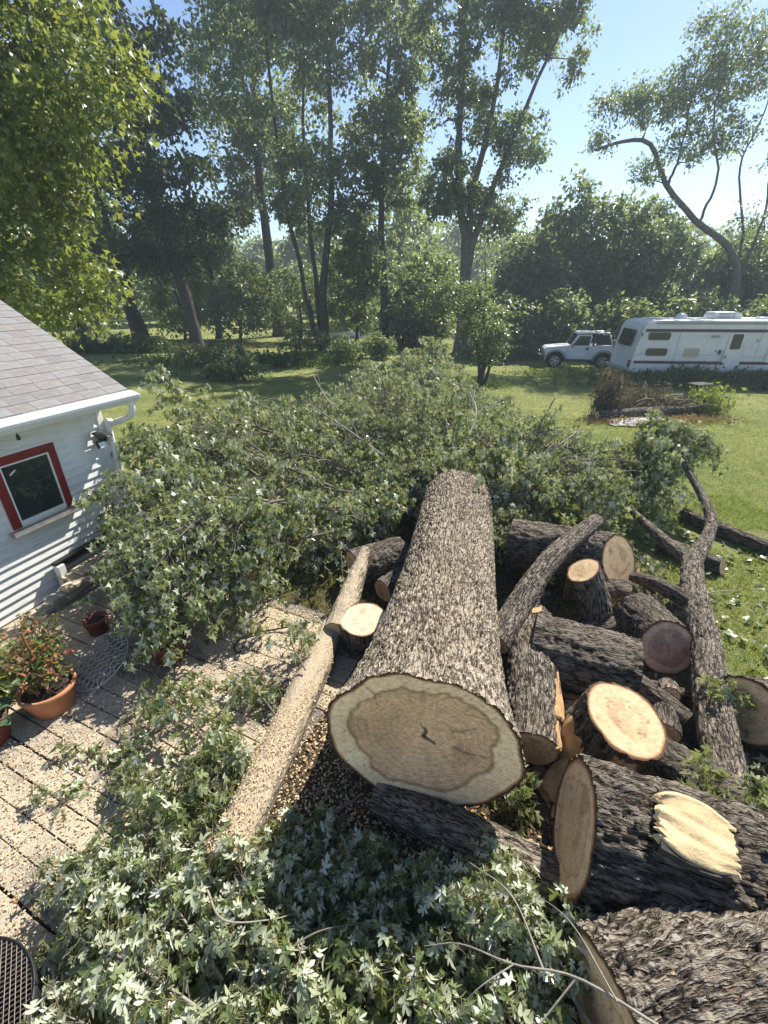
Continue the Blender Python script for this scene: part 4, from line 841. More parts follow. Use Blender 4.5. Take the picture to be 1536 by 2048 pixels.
# foreground heap
fg = []
gf = np.random.default_rng(77)
FGP = [  # start, middle, end
    [(-.9, 1.05, .15), (-1.3, 1.35, .30), (-1.75, 1.62, .22)], [(-.8, .85, .2), (-1.35, 1.05, .34), (-1.95, 1.25, .20)], [(-.6, .6, .2), (-1.15, .75, .36), (-1.7, .90, .25)],
    [(-.9, .55, .15), (-1.3, .52, .3), (-1.75, .58, .2)], [(-.35, 1.05, .12), (-.75, 1.35, .30), (-1.05, 1.62, .24)], [(-.2, .75, .15), (-.55, 1.0, .28), (-.95, 1.25, .30)],
    [(0.1, .6, .10), (-.3, .75, .22), (-.7, .85, .30)], [(-.55, .45, .2), (-.15, .55, .30), (.25, .62, .28)], [(.45, 1.25, .12), (.15, 1.45, .20), (-.15, 1.55, .15)],
    [(.9, .5, .25), (.60, .85, .42), (.45, 1.15, .30)], [(1.05, .75, .40), (.75, 1.15, .48), (.40, 1.42, .30)], [(.95, .45, .3), (.55, .60, .45), (.2, .80, .30)],
    [(1.0, 1.05, .35), (.75, 1.30, .38), (.65, 1.50, .30)], [(.35, .95, .08), (.05, 1.15, .16), (-.25, 1.30, .12)], [(-.1, 1.45, .08), (-.4, 1.65, .16), (-.75, 1.75, .12)], [(-1.5, 1.2, .1), (-1.75, 1.42, .25), (-2.05, 1.6, .12)]]
fglab = ['pale leaved branch spilling onto the planks below the sawdust log', 'leafy branch reaching toward the wire mesh basket', 'silvery leafy branch low in the near leaf heap', 'leafy branch end beside the mesh basket rim', 'leafy branch against the near end of the sawdust log', 'leafy branch half in the trunk\'s shadow', 'shaded leafy branch in the hollow of the near leaf heap', 'sunlit leafy sprig across the hollow of the near heap', 'drooping shaded leaves beneath the trunk\'s cut face', 'leafy twig arching in front of the massive grey log', 'leafy branch over the shaded end of the massive grey log', 'sunlit leafy branch beside the massive grey log', 'small leafy sprig at the foot of the tall oval cut end', 'dark leafy litter branch in the trunk\'s shadow', 'shaded leafy twig beside the sawdust log\'s near end', 'pale leafy sprig on planks left of the near heap']
for i, pth in enumerate(FGP):
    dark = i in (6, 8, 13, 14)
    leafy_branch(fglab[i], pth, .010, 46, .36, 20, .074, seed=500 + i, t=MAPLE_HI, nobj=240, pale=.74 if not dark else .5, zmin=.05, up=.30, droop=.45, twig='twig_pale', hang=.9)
# sprigs among the logs
for i, (lab, pth) in enumerate([('leafy sprig growing between the pale block and the big dark log', [(1.95, 1.85, .75), (2.15, 1.92, .62), (2.4, 1.95, .5)]), ('leafy sprig beside the cut face of the huge trunk', [(.80, 1.95, .05), (.98, 2.0, .2), (1.05, 2.08, .3)]), ('leafy sprig lying on the long limb near the big dark log', [(2.7, 1.9, .35), (2.55, 1.75, .55), (2.4, 1.55, .72)]), ('leafy sprig on the far side of the long limb', [(3.2, 2.35, .15), (3.0, 2.1, .3), (2.85, 1.8, .3)]), ('fresh sprig sprouting from the side of the big dark log', [(1.62, 1.10, .55), (1.56, 1.02, .62), (1.50, .98, .66)]), ('pale leafy sprig resting on the long limb\'s bark', [(3.25, 2.95, .30), (3.12, 2.9, .42), (3.02, 2.75, .40)])]):
    leafy_branch(lab, pth, .007, 16 if i != 4 else 6, .22 if i != 4 else .1, 8, .085 if i != 4 else .05, seed=560 + i, t=MAPLE_HI, nobj=40 if i != 4 else 12, pale=.3, up=.3)
# bare twigs
def bare(label, paths, mat='twig', name='bare_branch'):
    q = np.array(paths[0][0]).mean(0); root = thing(name, tuple(float(x) for x in q), label, 'branch')
    for k, (pp, r) in enumerate(paths):
        v, f = tubes([(spline(pp, 22), np.linspace(r, r * .3, 22))], 6); link('stem' if k == 0 else 'side_twig', mesh_from('stem', v, f, M[mat], True), root)
bare('bare dark arching branch rising out of the leaf heap toward the lawn', [([(1.75, 7.0, .7), (2.2, 7.4, 1.15), (2.65, 7.6, 1.35), (2.95, 7.7, 1.98)], .028), ([(2.2, 7.4, 1.15), (2.5, 7.5, 1.25), (2.85, 7.5, 1.6)], .016), ([(2.1, 7.3, 1.05), (1.7, 7.5, 1.35), (1.4, 7.7, 1.3)], .014)])
bare('long bare twig curving over the near leaves to the massive grey log', [([(1.50, .45, .98), (1.15, .66, .93), (.88, .86, .80), (.62, .93, .72), (.40, 1.06, .56), (.22, 1.10, .42)], .008), ([(.88, .86, .80), (.70, .75, .70), (.48, .62, .6), (.3, .55, .5)], .005), ([(1.0, .76, .88), (.92, 1.05, .82), (.80, 1.25, .66)], .004), ([(.62, .93, .72), (.45, .86, .70), (.30, .80, .55)], .004), ([(.75, .9, .75), (.68, 1.2, .72), (.50, 1.40, .62)], .006)], 'twig_pale')
bare('thin bare twig lying on the shaded leaves', [([(-.85, .85, .3), (-.45, 1.15, .36), (-.1, 1.25, .3)], .008), ([(-.45, 1.15, .36), (-.5, .9, .34), (-.7, .65, .3)], .005)])
bare('bare stick on the sawdust under the trunk\'s cut face', [([(-.62, 1.90, .06), (-.42, 1.95, .09), (-.15, 2.1, .12)], .022)])
bare('thin curved twig among the near sunlit leaves', [([(-1.05, 1.35, .42), (-.9, 1.2, .45), (-.65, 1.22, .40), (-.5, 1.3, .3)], .007)], 'twig_pale')
bare('thin pale twig lying on the grass by the small log', [([(3.72, 4.45, .08), (4.2, 4.65, .12), (4.75, 4.8, .06)], .012), ([(4.2, 4.65, .12), (4.4, 4.4, .05)], .006)], 'twig_pale')

# ------------------------------------------------------------------ trees
def make_tree(name, label, trunk, r0, lobes, mat, size=0.17, per=70, clump=0.75, seed=1, group=None, t=LEAF2, bark='treebark', droop=0.3, r1=None, stems=None, cat='tree', shell=0.55, minr=.012, limbr=.055, dens=1.0, holes=0.0, stemf=.62):
    g = np.random.default_rng(seed)
    root = thing(name, tuple(trunk[0]), label, cat, group)
    paths = []; nodes = []; nrad = []
    for k, tr in enumerate([trunk] + (stems or [])):
        p = spline(tr, 22); ra = np.linspace(r0, r0 * .25, 22) * (1 if k == 0 else stemf)
        if k == 0: ra[0] *= 1.35; ra[1] *= 1.12
        wv = np.cumsum(g.normal(0, 1, (22, 3)), 0); wv -= np.linspace(0, 1, 22)[:, None] * wv[-1]; p = p + wv * .045 * min(1.0, r0 * 4) * np.array([1, 1, .3])
        paths.append((p, ra)); nodes += list(p[6:]); nrad += list(ra[6:])
    v, f = tubes(paths, 9); tk = link('trunk', mesh_from('trunk', v, f, M[bark], True), root)
    C = []
    for cx, cy, cz, rx, ry, rz, n in lobes:
        n = int(n * dens)
        d = rand_dirs(n, g); rad = g.uniform(shell ** 3, 1, n) ** (1 / 3)
        C.append(np.array([cx, cy, cz]) + d * rad[:, None] * np.array([rx, ry, rz]))
    C = np.vstack(C)
    if holes > 0:
        q = .5 * vn2(C[:, 0] * .55 + seed, C[:, 2] * .55, seed) + .5 * vn2(C[:, 1] * .6 + 5, C[:, 2] * .5 + C[:, 0] * .3, seed + 1); C = C[q > np.quantile(q, holes)]
    nodes = np.array(nodes); nrad = np.array(nrad)
    d0 = np.min(np.linalg.norm(C[:, None] - nodes[None], axis=2), axis=1); C = C[np.argsort(d0)]
    lp = []
    for c in C:
        dd = np.linalg.norm(nodes - c, axis=1) + 0.6 * np.maximum(0, nodes[:, 2] - c[2] + .3); i = int(np.argmin(dd)); a = nodes[i]
        L = np.linalg.norm(c - a)
        m = (a + c) / 2 + np.array([0, 0, .12 * L]) + g.normal(0, .08 * L, 3); q = spline([a, m, c], 4)
        ra = min(nrad[i] * .7, limbr); ra = max(ra, minr); rad = np.linspace(ra, ra * .5, 4); lp.append((q, rad))
        nodes = np.vstack([nodes, q[1:]]); nrad = np.concatenate([nrad, rad[1:]])
    v, f = tubes(lp, 3); link('limbs', mesh_from('limbs', v, f, M[bark], True), tk, kind='stuff')
    n = len(C); S = 7; sd = norm(rand_dirs(n * S, g) * np.array([1, 1, .6]) + np.array([0, 0, -.05])).reshape(n, S, 3)
    which = g.integers(0, S, (n, per)); tl = g.uniform(0, 1, (n, per)) ** .8; cs = clump * g.uniform(.45, 1.15, n)
    dirs = np.take_along_axis(sd, which[..., None], 1)
    pos = C[:, None] + dirs * (tl * cs[:, None])[..., None] + g.normal(0, .13, (n, per, 3)) * cs[:, None, None]
    pos[..., 2] -= droop * tl ** 2 * cs[:, None]
    pos = pos.reshape(-1, 3); dirs = dirs.reshape(-1, 3); k = len(pos)
    ax = norm(dirs * .7 + g.normal(0, .5, (k, 3)) + np.array([0, 0, -.35])); nr = norm(rand_dirs(k, g) * .8 + np.array([0, 0, .7]))
    keep = pos[:, 2] > .1
    rd = np.clip(g.uniform(0, 1, k) * .7 + np.repeat(g.uniform(0, .3, n), per), 0, 1)
    leaf_obj('crown', pos[keep], ax[keep], nr[keep], size * g.uniform(.65, 1.3, k)[keep], t, rd[keep], M[mat], root, kind='stuff')
    return root
T = lambda *a: [tuple(x) for x in a]
make_tree('maple_tree', 'bright green maple overhanging the shed roof, its near crown sunlit', T((-12.5, 11.5, 0), (-12.2, 11.5, 4), (-11.5, 11.4, 8), (-10.5, 11.2, 13)), .32,
          [(-7.6, 10.8, 9.4, 2.6, 1.8, 2.0, 190), (-8.8, 10.6, 6.6, 2.6, 1.8, 1.9, 190), (-6.0, 10.8, 7.2, 1.4, 1.3, 1.3, 80), (-9.9, 10.4, 4.5, 2.0, 1.6, 1.2, 120), (-7.3, 10.6, 3.9, 1.4, 1.2, .75, 60), (-9.6, 10.4, 11.2, 2.6, 1.8, 2.0, 120), (-6.6, 10.7, 10.4, 1.4, 1.3, 1.4, 60), (-7.2, 10.6, 5.6, 1.6, 1.2, .9, 60)],
          'maple_live', .17, 38, .7, 31, t=LEAF4M, bark='treebark_grey', droop=.45, limbr=.05)
make_tree('spruce_tree', 'dark leaning conifer with drooping needle boughs on the far bank', T((-13.1, 32.9, 0), (-13.6, 33, 5), (-14.8, 33, 12), (-15.3, 33, 20)), .42,
          [(-12.2, 33, 8.2, 3.6, 2.2, .5, 26), (-14.5, 33, 10.5, 4.2, 2.5, .7, 30), (-14.6, 33, 13.5, 4.0, 2.5, .8, 30), (-14.8, 33, 16.5, 3.6, 2.4, .9, 30), (-15.2, 33, 19.5, 2.6, 2, 1.5, 24), (-15.0, 33, 6.0, 2.6, 1.5, .4, 12)], 'needle', .34, 90, 1.1, 32, dens=1.2, droop=1.3, limbr=.09)
make_tree('broadleaf_tree', 'thick trunked dark tree on the lawn left of the leaning conifer', T((-18.6, 36.2, 0), (-18.9, 36, 5), (-19.5, 36, 12)), .55, [(-19.5, 36, 9, 5, 3.5, 3.5, 60), (-19, 36, 14, 5.5, 4, 4, 80), (-17.5, 35, 6.2, 3, 2.5, 1.2, 24)], 'leaf_b', 0.29, 70, 1.14, 33, dens=1.9, holes=.22)
make_tree('broadleaf_tree', 'dark tree with a leaning trunk just above the shed roof ridge', T((-22.5, 35.5, 0), (-23.3, 36, 5), (-24.5, 36, 11)), .5, [(-25, 36, 8.5, 5, 4, 3.5, 60), (-25, 37, 14, 6, 4, 4.5, 80), (-22, 35, 5.4, 3, 2.2, 1.4, 24)], 'leaf_b', 0.29, 70, 1.14, 34, dens=1.9, holes=.22)
make_tree('slender_tree', 'thin leaning dark trunk between two thick trunks by the weeds', T((-17.0, 34.5, 0), (-17.9, 34.6, 3.5), (-18.6, 34.8, 7)), .16, [(-18.5, 34.8, 7.5, 2.2, 2, 1.5, 18)], 'leaf_b', 0.24, 70, 0.85, 35, dens=1.9, holes=.22)
make_tree('weeping_tree', 'yellow green feathery tree drooping to the lawn beyond the leaning conifer', T((-14.2, 41, 0), (-14.2, 41, 4), (-14, 41, 9)), .3, [(-13.2, 41, 5.2, 3.2, 2.5, 2.2, 60), (-11.5, 40.5, 3.6, 2.2, 2, 1.5, 40), (-14.8, 41, 8, 2.4, 2, 1.8, 30)], 'leaf_c', 0.24, 70, 0.95, 36, dens=1.9, holes=.22, droop=1.0)
make_tree('tall_tree', 'tall straight trunked tree standing far back on the mown lawn', T((-9.7, 44, 0), (-9.9, 44, 6), (-10.0, 44, 14), (-9.6, 44, 24)), .55, [(-10, 44, 12, 4.2, 3, 3.5, 60), (-10.5, 44, 18, 5.5, 4, 4, 90), (-9.5, 44, 24, 5.5, 4, 4.5, 90)], 'leaf_b', 0.33, 70, 1.33, 37, dens=1.9, holes=.22)
make_tree('tall_tree', 'tall multi stemmed tree with spreading trunks beside the dark weeds', T((-4.2, 32.9, 0), (-4.1, 33, 4), (-3.3, 33, 10), (-3.0, 33, 18)), .34, [(-4.2, 33, 9.5, 2.8, 2.2, 2.6, 60), (-5.5, 33, 14.5, 4.2, 3, 3.5, 110), (-3.6, 33, 19.5, 4.5, 3, 3.5, 100), (-6.5, 33, 18.5, 3.5, 3, 3.0, 60)], 'leaf_a', 0.24, 70, 1.04, 38, dens=1.9, holes=.22,
          stems=[T((-4.4, 32.9, 0), (-5.2, 33, 4), (-6.2, 33, 11), (-6.5, 33, 18)), T((-4.3, 33.1, 0), (-4.7, 33.2, 4), (-4.9, 33.2, 11), (-4.4, 33.2, 16))])
make_tree('tall_tree', 'dark crowned tree between the multi stemmed tree and the forked tree', T((0.0, 34.4, 0), (.1, 34.4, 4), (-.2, 34.4, 9), (.3, 34.4, 16)), .36, [(-.2, 34.4, 7.5, 2.4, 2, 2.2, 50), (.2, 34.4, 12, 2.6, 2.2, 2.6, 70), (.6, 34.4, 16.2, 2.3, 2, 2.2, 55), (-2.3, 34.2, 5.0, 1.8, 1.6, 1.8, 36)], 'leaf_b', 0.26, 70, 1.04, 39, dens=1.9, holes=.22)
make_tree('tall_tree', 'tall forked tree with an airy sunlit crown against the open sky', T((5.1, 31, 0), (5.1, 31, 5), (4.8, 31, 7), (4.1, 31, 11), (3.9, 31, 19)), .40, [(2.9, 31, 15.0, 1.5, 1.6, 2.4, 50), (6.2, 31, 15.6, 2.6, 2.2, 2.6, 100), (9.0, 31, 15.2, 1.5, 1.6, 2.0, 45), (4.8, 31, 11.4, 2.0, 1.8, 1.8, 50), (7.6, 31, 10.8, 1.2, 1.3, 1.9, 32), (3.6, 31, 9.0, 1.6, 1.5, 1.5, 34), (6.4, 31, 8.2, 1.8, 1.5, 1.6, 36), (7.5, 31, 18.5, 3.5, 2, 1.5, 40)], 'leaf_a', .21, 80, .85, 40, dens=1.5, holes=.30,
          stems=[T((5.1, 31, 4.5), (5.9, 31, 8), (7.0, 31, 11), (9.2, 31, 16)), T((5.1, 31, 4.5), (5.3, 31, 9), (5.8, 31, 13), (6.2, 31, 18))], shell=.3, bark='treebark_grey')
make_tree('small_tree', 'small multi trunked ornamental tree standing on the sunny lawn', T((4.08, 19.1, 0), (4.1, 19.1, 1.2), (4.0, 19.1, 2.6), (3.6, 19.1, 3.9)), .13, [(4.0, 19.1, 2.7, 1.0, 1.0, .9, 42), (3.0, 19.2, 3.5, 1.3, 1.0, .7, 40), (4.3, 19.1, 1.7, .8, .8, .7, 22), (1.9, 19.3, 3.4, .8, .8, .5, 16)], 'leaf_a', .11, 75, .5, 41, t=LEAF2,
          stems=[T((4.0, 19.1, 0), (3.8, 19.1, 1.3), (3.2, 19.1, 2.8), (2.2, 19.2, 3.5)), T((4.2, 19.1, 0), (4.4, 19.1, 1.2), (4.6, 19.1, 2.6))], limbr=.03, minr=.006)
make_tree('leaning_tree', 'tree with bare leaning limbs and wind swept crown above the motorhome', T((21.6, 30.5, 0), (21.5, 30.5, 4.2), (20.4, 30.5, 6.1), (18.1, 30.5, 7.4), (15.9, 30.5, 9.1), (14.6, 30.5, 10.9), (13.0, 30.5, 11.0), (11.6, 30.5, 10.6)), .24,
          [(12.6, 30.5, 12.4, 1.4, 1.3, .8, 30), (14.4, 30.5, 12.6, 1.6, 1.5, 1.0, 44), (11.7, 30.5, 11.0, .6, .6, .5, 9), (16.2, 30.5, 13.4, 1.6, 1.5, 1.4, 44), (18.2, 30.5, 13.8, 1.8, 1.5, 1.8, 60), (16.6, 30.5, 10.9, 1.3, 1.3, 1.0, 34), (18.6, 30.5, 11.2, 1.3, 1.3, 1.0, 30), (14.8, 30.5, 9.7, .8, .8, .6, 14), (20.6, 30.5, 14.6, 2.0, 1.6, 2.0, 50), (21.8, 30.5, 7.0, 1.6, 1.4, .9, 30), (22.6, 30.5, 11.0, 1.4, 1.4, 1.8, 26), (17.0, 30.5, 15.6, 1.4, 1.2, .8, 22), (16.2, 30.5, 8.0, .7, .7, .5, 8)], 'leaf_a', .17, 34, .80, 42, dens=1.5, holes=.12, stemf=.34,
          stems=[T((21.5, 30.5, 3.5), (21.0, 30.5, 7), (19.9, 30.5, 9.6), (20.2, 30.5, 12), (20.8, 30.5, 16)), T((21.6, 30.5, 3.5), (22.0, 30.5, 8), (21.0, 30.5, 11.5), (22.2, 30.5, 16)), T((18.3, 30.5, 7.2), (18.6, 30.5, 9.4), (17.6, 30.5, 12), (18.2, 30.5, 15)), T((16.0, 30.5, 9.0), (16.4, 30.5, 11), (16.0, 30.5, 14.5))], bark='treebark_grey', shell=.25, limbr=.045, droop=-.25)
# trees and bushes forming the hedge behind the vehicles: (x, y, height, halfwidth, mat, label)
hed = [(9.2, 32.5, 7.2, 2.4, 'leaf_a', 'leafy bush tree under the forked tree at the hedge end'), (12.5, 34.5, 10.5, 2.8, 'leaf_a', 'round topped tree rising from the hedge against the sky gap'), (15.8, 34.5, 9.6, 2.9, 'leaf_b', 'dark hedge tree behind the white off-roader'), (19.0, 35.0, 8.6, 2.9, 'leaf_a', 'hedge tree under the wind swept crown'), (23.5, 33.5, 7.8, 3.0, 'leaf_b', 'dark hedge tree behind the motorhome door'), (28.0, 33.0, 8.2, 3.2, 'leaf_b', 'dark hedge tree behind the motorhome cab'), (3.0, 36.0, 6.5, 2.8, 'leaf_b', 'dark shrubby tree behind the small ornamental tree'), (10.6, 29.0, 3.6, 2.2, 'leaf_b', 'dense shrub in front of the off-roader bonnet'), (14.0, 28.6, 3.4, 2.4, 'leaf_b', 'dense shrub right behind the off-roader'), (17.8, 27.8, 3.6, 2.5, 'leaf_b', 'dense shrub behind the motorhome rear'), (22.3, 26.8, 3.8, 2.7, 'leaf_b', 'dense shrub behind the middle of the motorhome'), (26.5, 26.0, 3.8, 2.6, 'leaf_b', 'dense shrub behind the motorhome front'), (7.2, 28.6, 3.4, 1.9, 'leaf_b', 'dark shrub between the small tree and the off-roader')]
for i, (x, y, h, w, mt, lab) in enumerate(hed):
    low = h < 5
    make_tree('hedge_shrub' if low else 'hedge_tree', lab, T((x, y, 0), (x + .1, y, h * .3), (x - .1, y, h * .75)), .10 if low else .2,
              [(x, y, h * .42, w, w * .7, h * .42, 60 if low else 70), (x + .2, y, h * .72, w * .75, w * .6, h * .26, 26 if low else 44)] + ([(x + w * .5, y, h * .2, w * .7, w * .5, h * .2, 16), (x - w * .5, y, h * .2, w * .7, w * .5, h * .2, 16)] if low else [(x - w * .4, y - .6, h * .25, w * .8, w * .6, h * .2, 30)]), mt, .25 if low else .32, 48, .85 if low else 1.05, 60 + i, dens=1.4, group=None, stems=[T((x, y, 0), (x + w * .25, y, h * .3), (x + w * .45, y, h * .7))], limbr=.04, cat='shrub' if low else 'tree')
for i, (x, y, h, w, lab) in enumerate([(-7.0, 39.5, 6.0, 2.6, 'leafy understory tree behind the multi stemmed tree'), (-2.2, 38.5, 6.5, 2.6, 'shady understory tree left of the dark crowned tree'), (2.4, 33.5, 5.2, 2.2, 'leafy understory tree right of the dark crowned tree'), (-11.8, 38.5, 5.0, 2.4, 'shady understory tree right of the leaning conifer'), (-16.8, 40.0, 5.5, 2.6, 'shady understory tree behind the thick trunked tree'), (-5.0, 50.0, 8.0, 4.0, 'broad shady tree far behind the multi stemmed tree'), (2.5, 49.0, 8.5, 4.2, 'broad shady tree far behind the dark crowned tree'), (9.5, 47.0, 9.0, 4.2, 'broad shady tree far behind the forked tree'), (15.5, 46.0, 9.5, 4.2, 'broad shady tree far behind the round topped hedge tree'), (21.5, 45.0, 8.5, 4.5, 'broad shady tree far behind the wind swept tree')]):
    make_tree('understory_tree', lab, T((x, y, 0), (x + .1, y, h * .35), (x - .2, y, h * .8)), .14, [(x, y, h * .62, w, w * .7, h * .36, 60), (x + .3, y - .3, h * .36, w * 1.1, w * .7, h * .2, 40)], 'leaf_a' if i % 2 else 'leaf_b', .25, 55, .9, 150 + i, limbr=.04, holes=.2)
# shrubs on the shaded bank
bank = [(-8.2, 21.0, 1.5, 1.6, 'leaf_b', 'dark rounded shrub behind the leaf heap near the shed'), (-6.4, 20.6, 1.2, 1.2, 'leaf_b', 'low dark shrub beside the rounded shrub on shaded grass'), (-4.6, 28.5, 1.9, 1.5, 'leaf_a', 'bushy shrub at the foot of the multi stemmed tree'), (-2.7, 27.5, 1.5, 1.2, 'leaf_b', 'shrub on the bank right of the multi stemmed tree'), (-.4, 28.5, 1.5, .9, 'leaf_a', 'thin shrub in front of the dark crowned tree'), (-9.8, 27.5, 1.1, 1.6, 'leaf_b', 'low weeds shrub on the bank before the dry grass'), (-15.8, 31.0, 1.3, 1.8, 'leaf_b', 'weedy shrub under the leaning conifer'), (-19.5, 32.0, 1.4, 2.0, 'leaf_b', 'weedy shrub beyond the shed roof edge')]
for i, (x, y, h, w, mt, lab) in enumerate(bank):
    make_tree('bank_shrub', lab, T((x, y, 0), (x, y, h * .4), (x + .1, y, h * .8)), .05, [(x, y, h * .5, w, w * .7, h * .45, 44)], mt, .13, 70, .5, 90 + i, limbr=.02, minr=.006, cat='shrub', stems=[T((x, y, 0), (x + w * .4, y, h * .5))])
# far trees past the field
far = [(-46, 78), (-36, 84), (-29, 76), (-21, 88), (-12, 80), (-4, 90), (4, 78), (12, 86), (-60, 80), (22, 82), (34, 80), (-25, 62), (1.5, 58), (-5.5, 64), (-35, 58)]
for i, (x, y) in enumerate(far):
    h = 11 + 5 * ((i * 7) % 5) / 5
    make_tree('far_tree', 'dark tree in the row far beyond the mown field', T((x, y, 0), (x, y, h * .4), (x + .5, y, h * .8)), .4, [(x, y, h * .55, 5, 4, h * .42, 60), (x + 1, y, h * .3, 5, 4, h * .22, 26)], 'leaf_b', .85, 34, 2.0, 120 + i, dens=1.3, group='row of trees beyond the field', limbr=.12)

gw = np.random.default_rng(99); n = 16000
wx = gw.uniform(-130, 95, n); wy = 100 + gw.normal(0, 3, n); wh = 7 + 7 * vn2(wx * .09, wx * 0, 5) + 2.5 * vn2(wx * .4, wx * 0, 6)
leaf_obj('far_wood', np.stack([wx, wy, wh * gw.uniform(0, 1, n) ** .8], 1), rand_dirs(n, gw), rand_dirs(n, gw), gw.uniform(.9, 1.9, n), LEAF2, gw.uniform(0, 1, n), M['leaf_b'], None, label='dark far wood closing the horizon beyond the field', cat='wood', kind='stuff')
# ------------------------------------------------------------------ motorhome
M['rvwhite'] = simple('motorhome_white', (.64, .655, .67), 0.35, var=0.16, nscale=2.2)
M['rvroof'] = simple('motorhome_roof', (.66, .66, .62), 0.5, var=0.2, nscale=3)
M['maroon'] = simple('maroon_stripe', (.10, .022, .022), 0.45, var=0.15)
M['beige'] = simple('beige_hatch', (.42, .40, .30), 0.6, var=0.1)
M['trim'] = simple('grey_trim', (.28, .29, .30), 0.4, var=0.1)
M['tyre'] = simple('tyre_rubber', (.018, .018, .018), 0.85, var=0.3, nscale=20)
M['alloy'] = simple('alloy_rim', (.50, .51, .52), 0.35, metal=0.6, var=0.1)
M['curtain'] = simple('curtain', (.52, .52, .50), 0.8, var=0.3, nscale=18)
rv = thing('motorhome', (10.85, 20.3, -.06), 'white motorhome with maroon stripes parked by the hedge', 'motorhome', rz=R(-4.5))
RL, RW, RT = 8.6, 2.35, 2.62
prof = [(0.02, .48), (0.0, .62), (.05, 1.3), (.20, 2.2), (.26, 2.38), (.36, 2.52), (.55, 2.60), (.9, RT), (RL - 1.2, RT), (RL - .5, 2.45), (RL - .15, 1.9), (RL, 1.1), (RL, .48)]
ac = 6.55
body = [p for p in prof[:-1]] + [(RL, .48), (ac + .62, .48), (ac + .58, .72), (ac + .42, .92), (ac + .15, 1.0), (ac - .15, 1.0), (ac - .42, .92), (ac - .58, .72), (ac - .62, .48)]
MB().prism(body, 0, RW).build('body', M['rvwhite'], rv, bevel=.03)
MB().box((RL / 2 + .2, RW / 2, RT + .01), (RL - 1.7, RW - .16, .035)).build('roof', M['rvroof'], rv, bevel=.01)
MB().box((RL / 2 + .1, -.022, 2.50), (RL - 1.1, .035, .05)).build('drip_rail', M['trim'], rv)
for za, zb, x0, x1 in ((2.17, 2.29, .30, RL - .5), (.88, 1.0, .10, 5.86), (.88, 1.0, 7.25, RL - .1)):
    MB().box(((x0 + x1) / 2, -.004, (za + zb) / 2), (x1 - x0, .012, zb - za)).build('stripe', M['maroon'], rv)
def rrect(x0, x1, z0, z1, r, n=4):
    P = []
    for cx, cz, a0 in ((x1 - r, z0 + r, -90), (x1 - r, z1 - r, 0), (x0 + r, z1 - r, 90), (x0 + r, z0 + r, 180)):
        for k in range(n + 1): a = R(a0 + 90 * k / n); P.append((cx + r * math.cos(a), cz + r * math.sin(a)))
    return P
for x0, x1, z0, z1, r in ((.48, 1.36, 1.86, 2.14, .1), (.52, 1.38, 1.22, 1.50, .1), (6.25, 7.2, 1.88, 2.14, .1)):
    w = MB().prism(rrect(x0 - .03, x1 + .03, z0 - .03, z1 + .03, r), -.016, .01).build('window', M['trim'], rv)
    MB().prism(rrect(x0, x1, z0, z1, r * .9), -.022, .0).build('pane', M['glass'], w)
dr = MB().box((4.12, -.006, 1.30), (.72, .022, 1.72)).build('door', M['rvwhite'], rv, bevel=.006)
MB().box((3.755, -.004, 1.30), (.018, .014, 1.74)).build('door_seam', M['trim'], dr); MB().box((4.485, -.004, 1.30), (.018, .014, 1.74)).build('door_seam', M['trim'], dr)
MB().prism(rrect(3.90, 4.32, 1.50, 2.10, .06), -.03, 0).build('pane', M['glass'], dr)
MB().box((3.84, -.03, 1.18), (.08, .03, .10)).build('handle', M['trim'], dr)
MB().prism(rrect(2.10, 2.72, 1.16, 1.52, .02), -.02, 0).build('hatch', M['beige'], rv)
for c, d, mm in (((3.2, -.012, 2.0), (.34, .02, .10), 'trim'), ((3.55, -.014, 1.38), (.12, .025, .18), 'black'), ((3.38, -.014, 1.42), (.05, .02, .06), 'black'), ((1.3, -.012, .94), (.14, .02, .12), 'black'), ((.35, -.01, 1.30), (.12, .016, .04), 'trim'), ((4.95, -.012, 1.85), (.1, .02, .12), 'beige')):
    MB().box(c, d).build('fitting', M[mm], rv)
for x0, x1, z_ in ((.10, 2.08, 1.245), (2.75, 3.74, 1.245), (4.5, 5.5, 1.20), (1.5, 3.7, .76)):
    MB().box(((x0 + x1) / 2, -.002, z_), (x1 - x0, .012, .014)).build('seam_trim', M['trim'], rv)
MB().box((.55, -.006, .70), (.72, .016, .34)).build('compartment_door', M['rvwhite'], rv, bevel=.004)
cd = MB().prism(rrect(5.5, 6.95, .98, 1.80, .05), -.028, 0).build('cab_door', M['rvwhite'], rv)
MB().prism(rrect(5.68, 6.75, 1.28, 1.68, .07), -.036, 0).build('pane', M['glass'], cd)
MB().prism([(5.78, 1.32), (6.5, 1.32), (6.45, 1.5), (6.2, 1.64), (6.0, 1.52), (5.85, 1.62)], -.040, -.02).build('curtain', M['curtain'], cd)
MB().box((5.78, -.045, 1.12), (.16, .03, .03)).build('handle', M['trim'], cd)
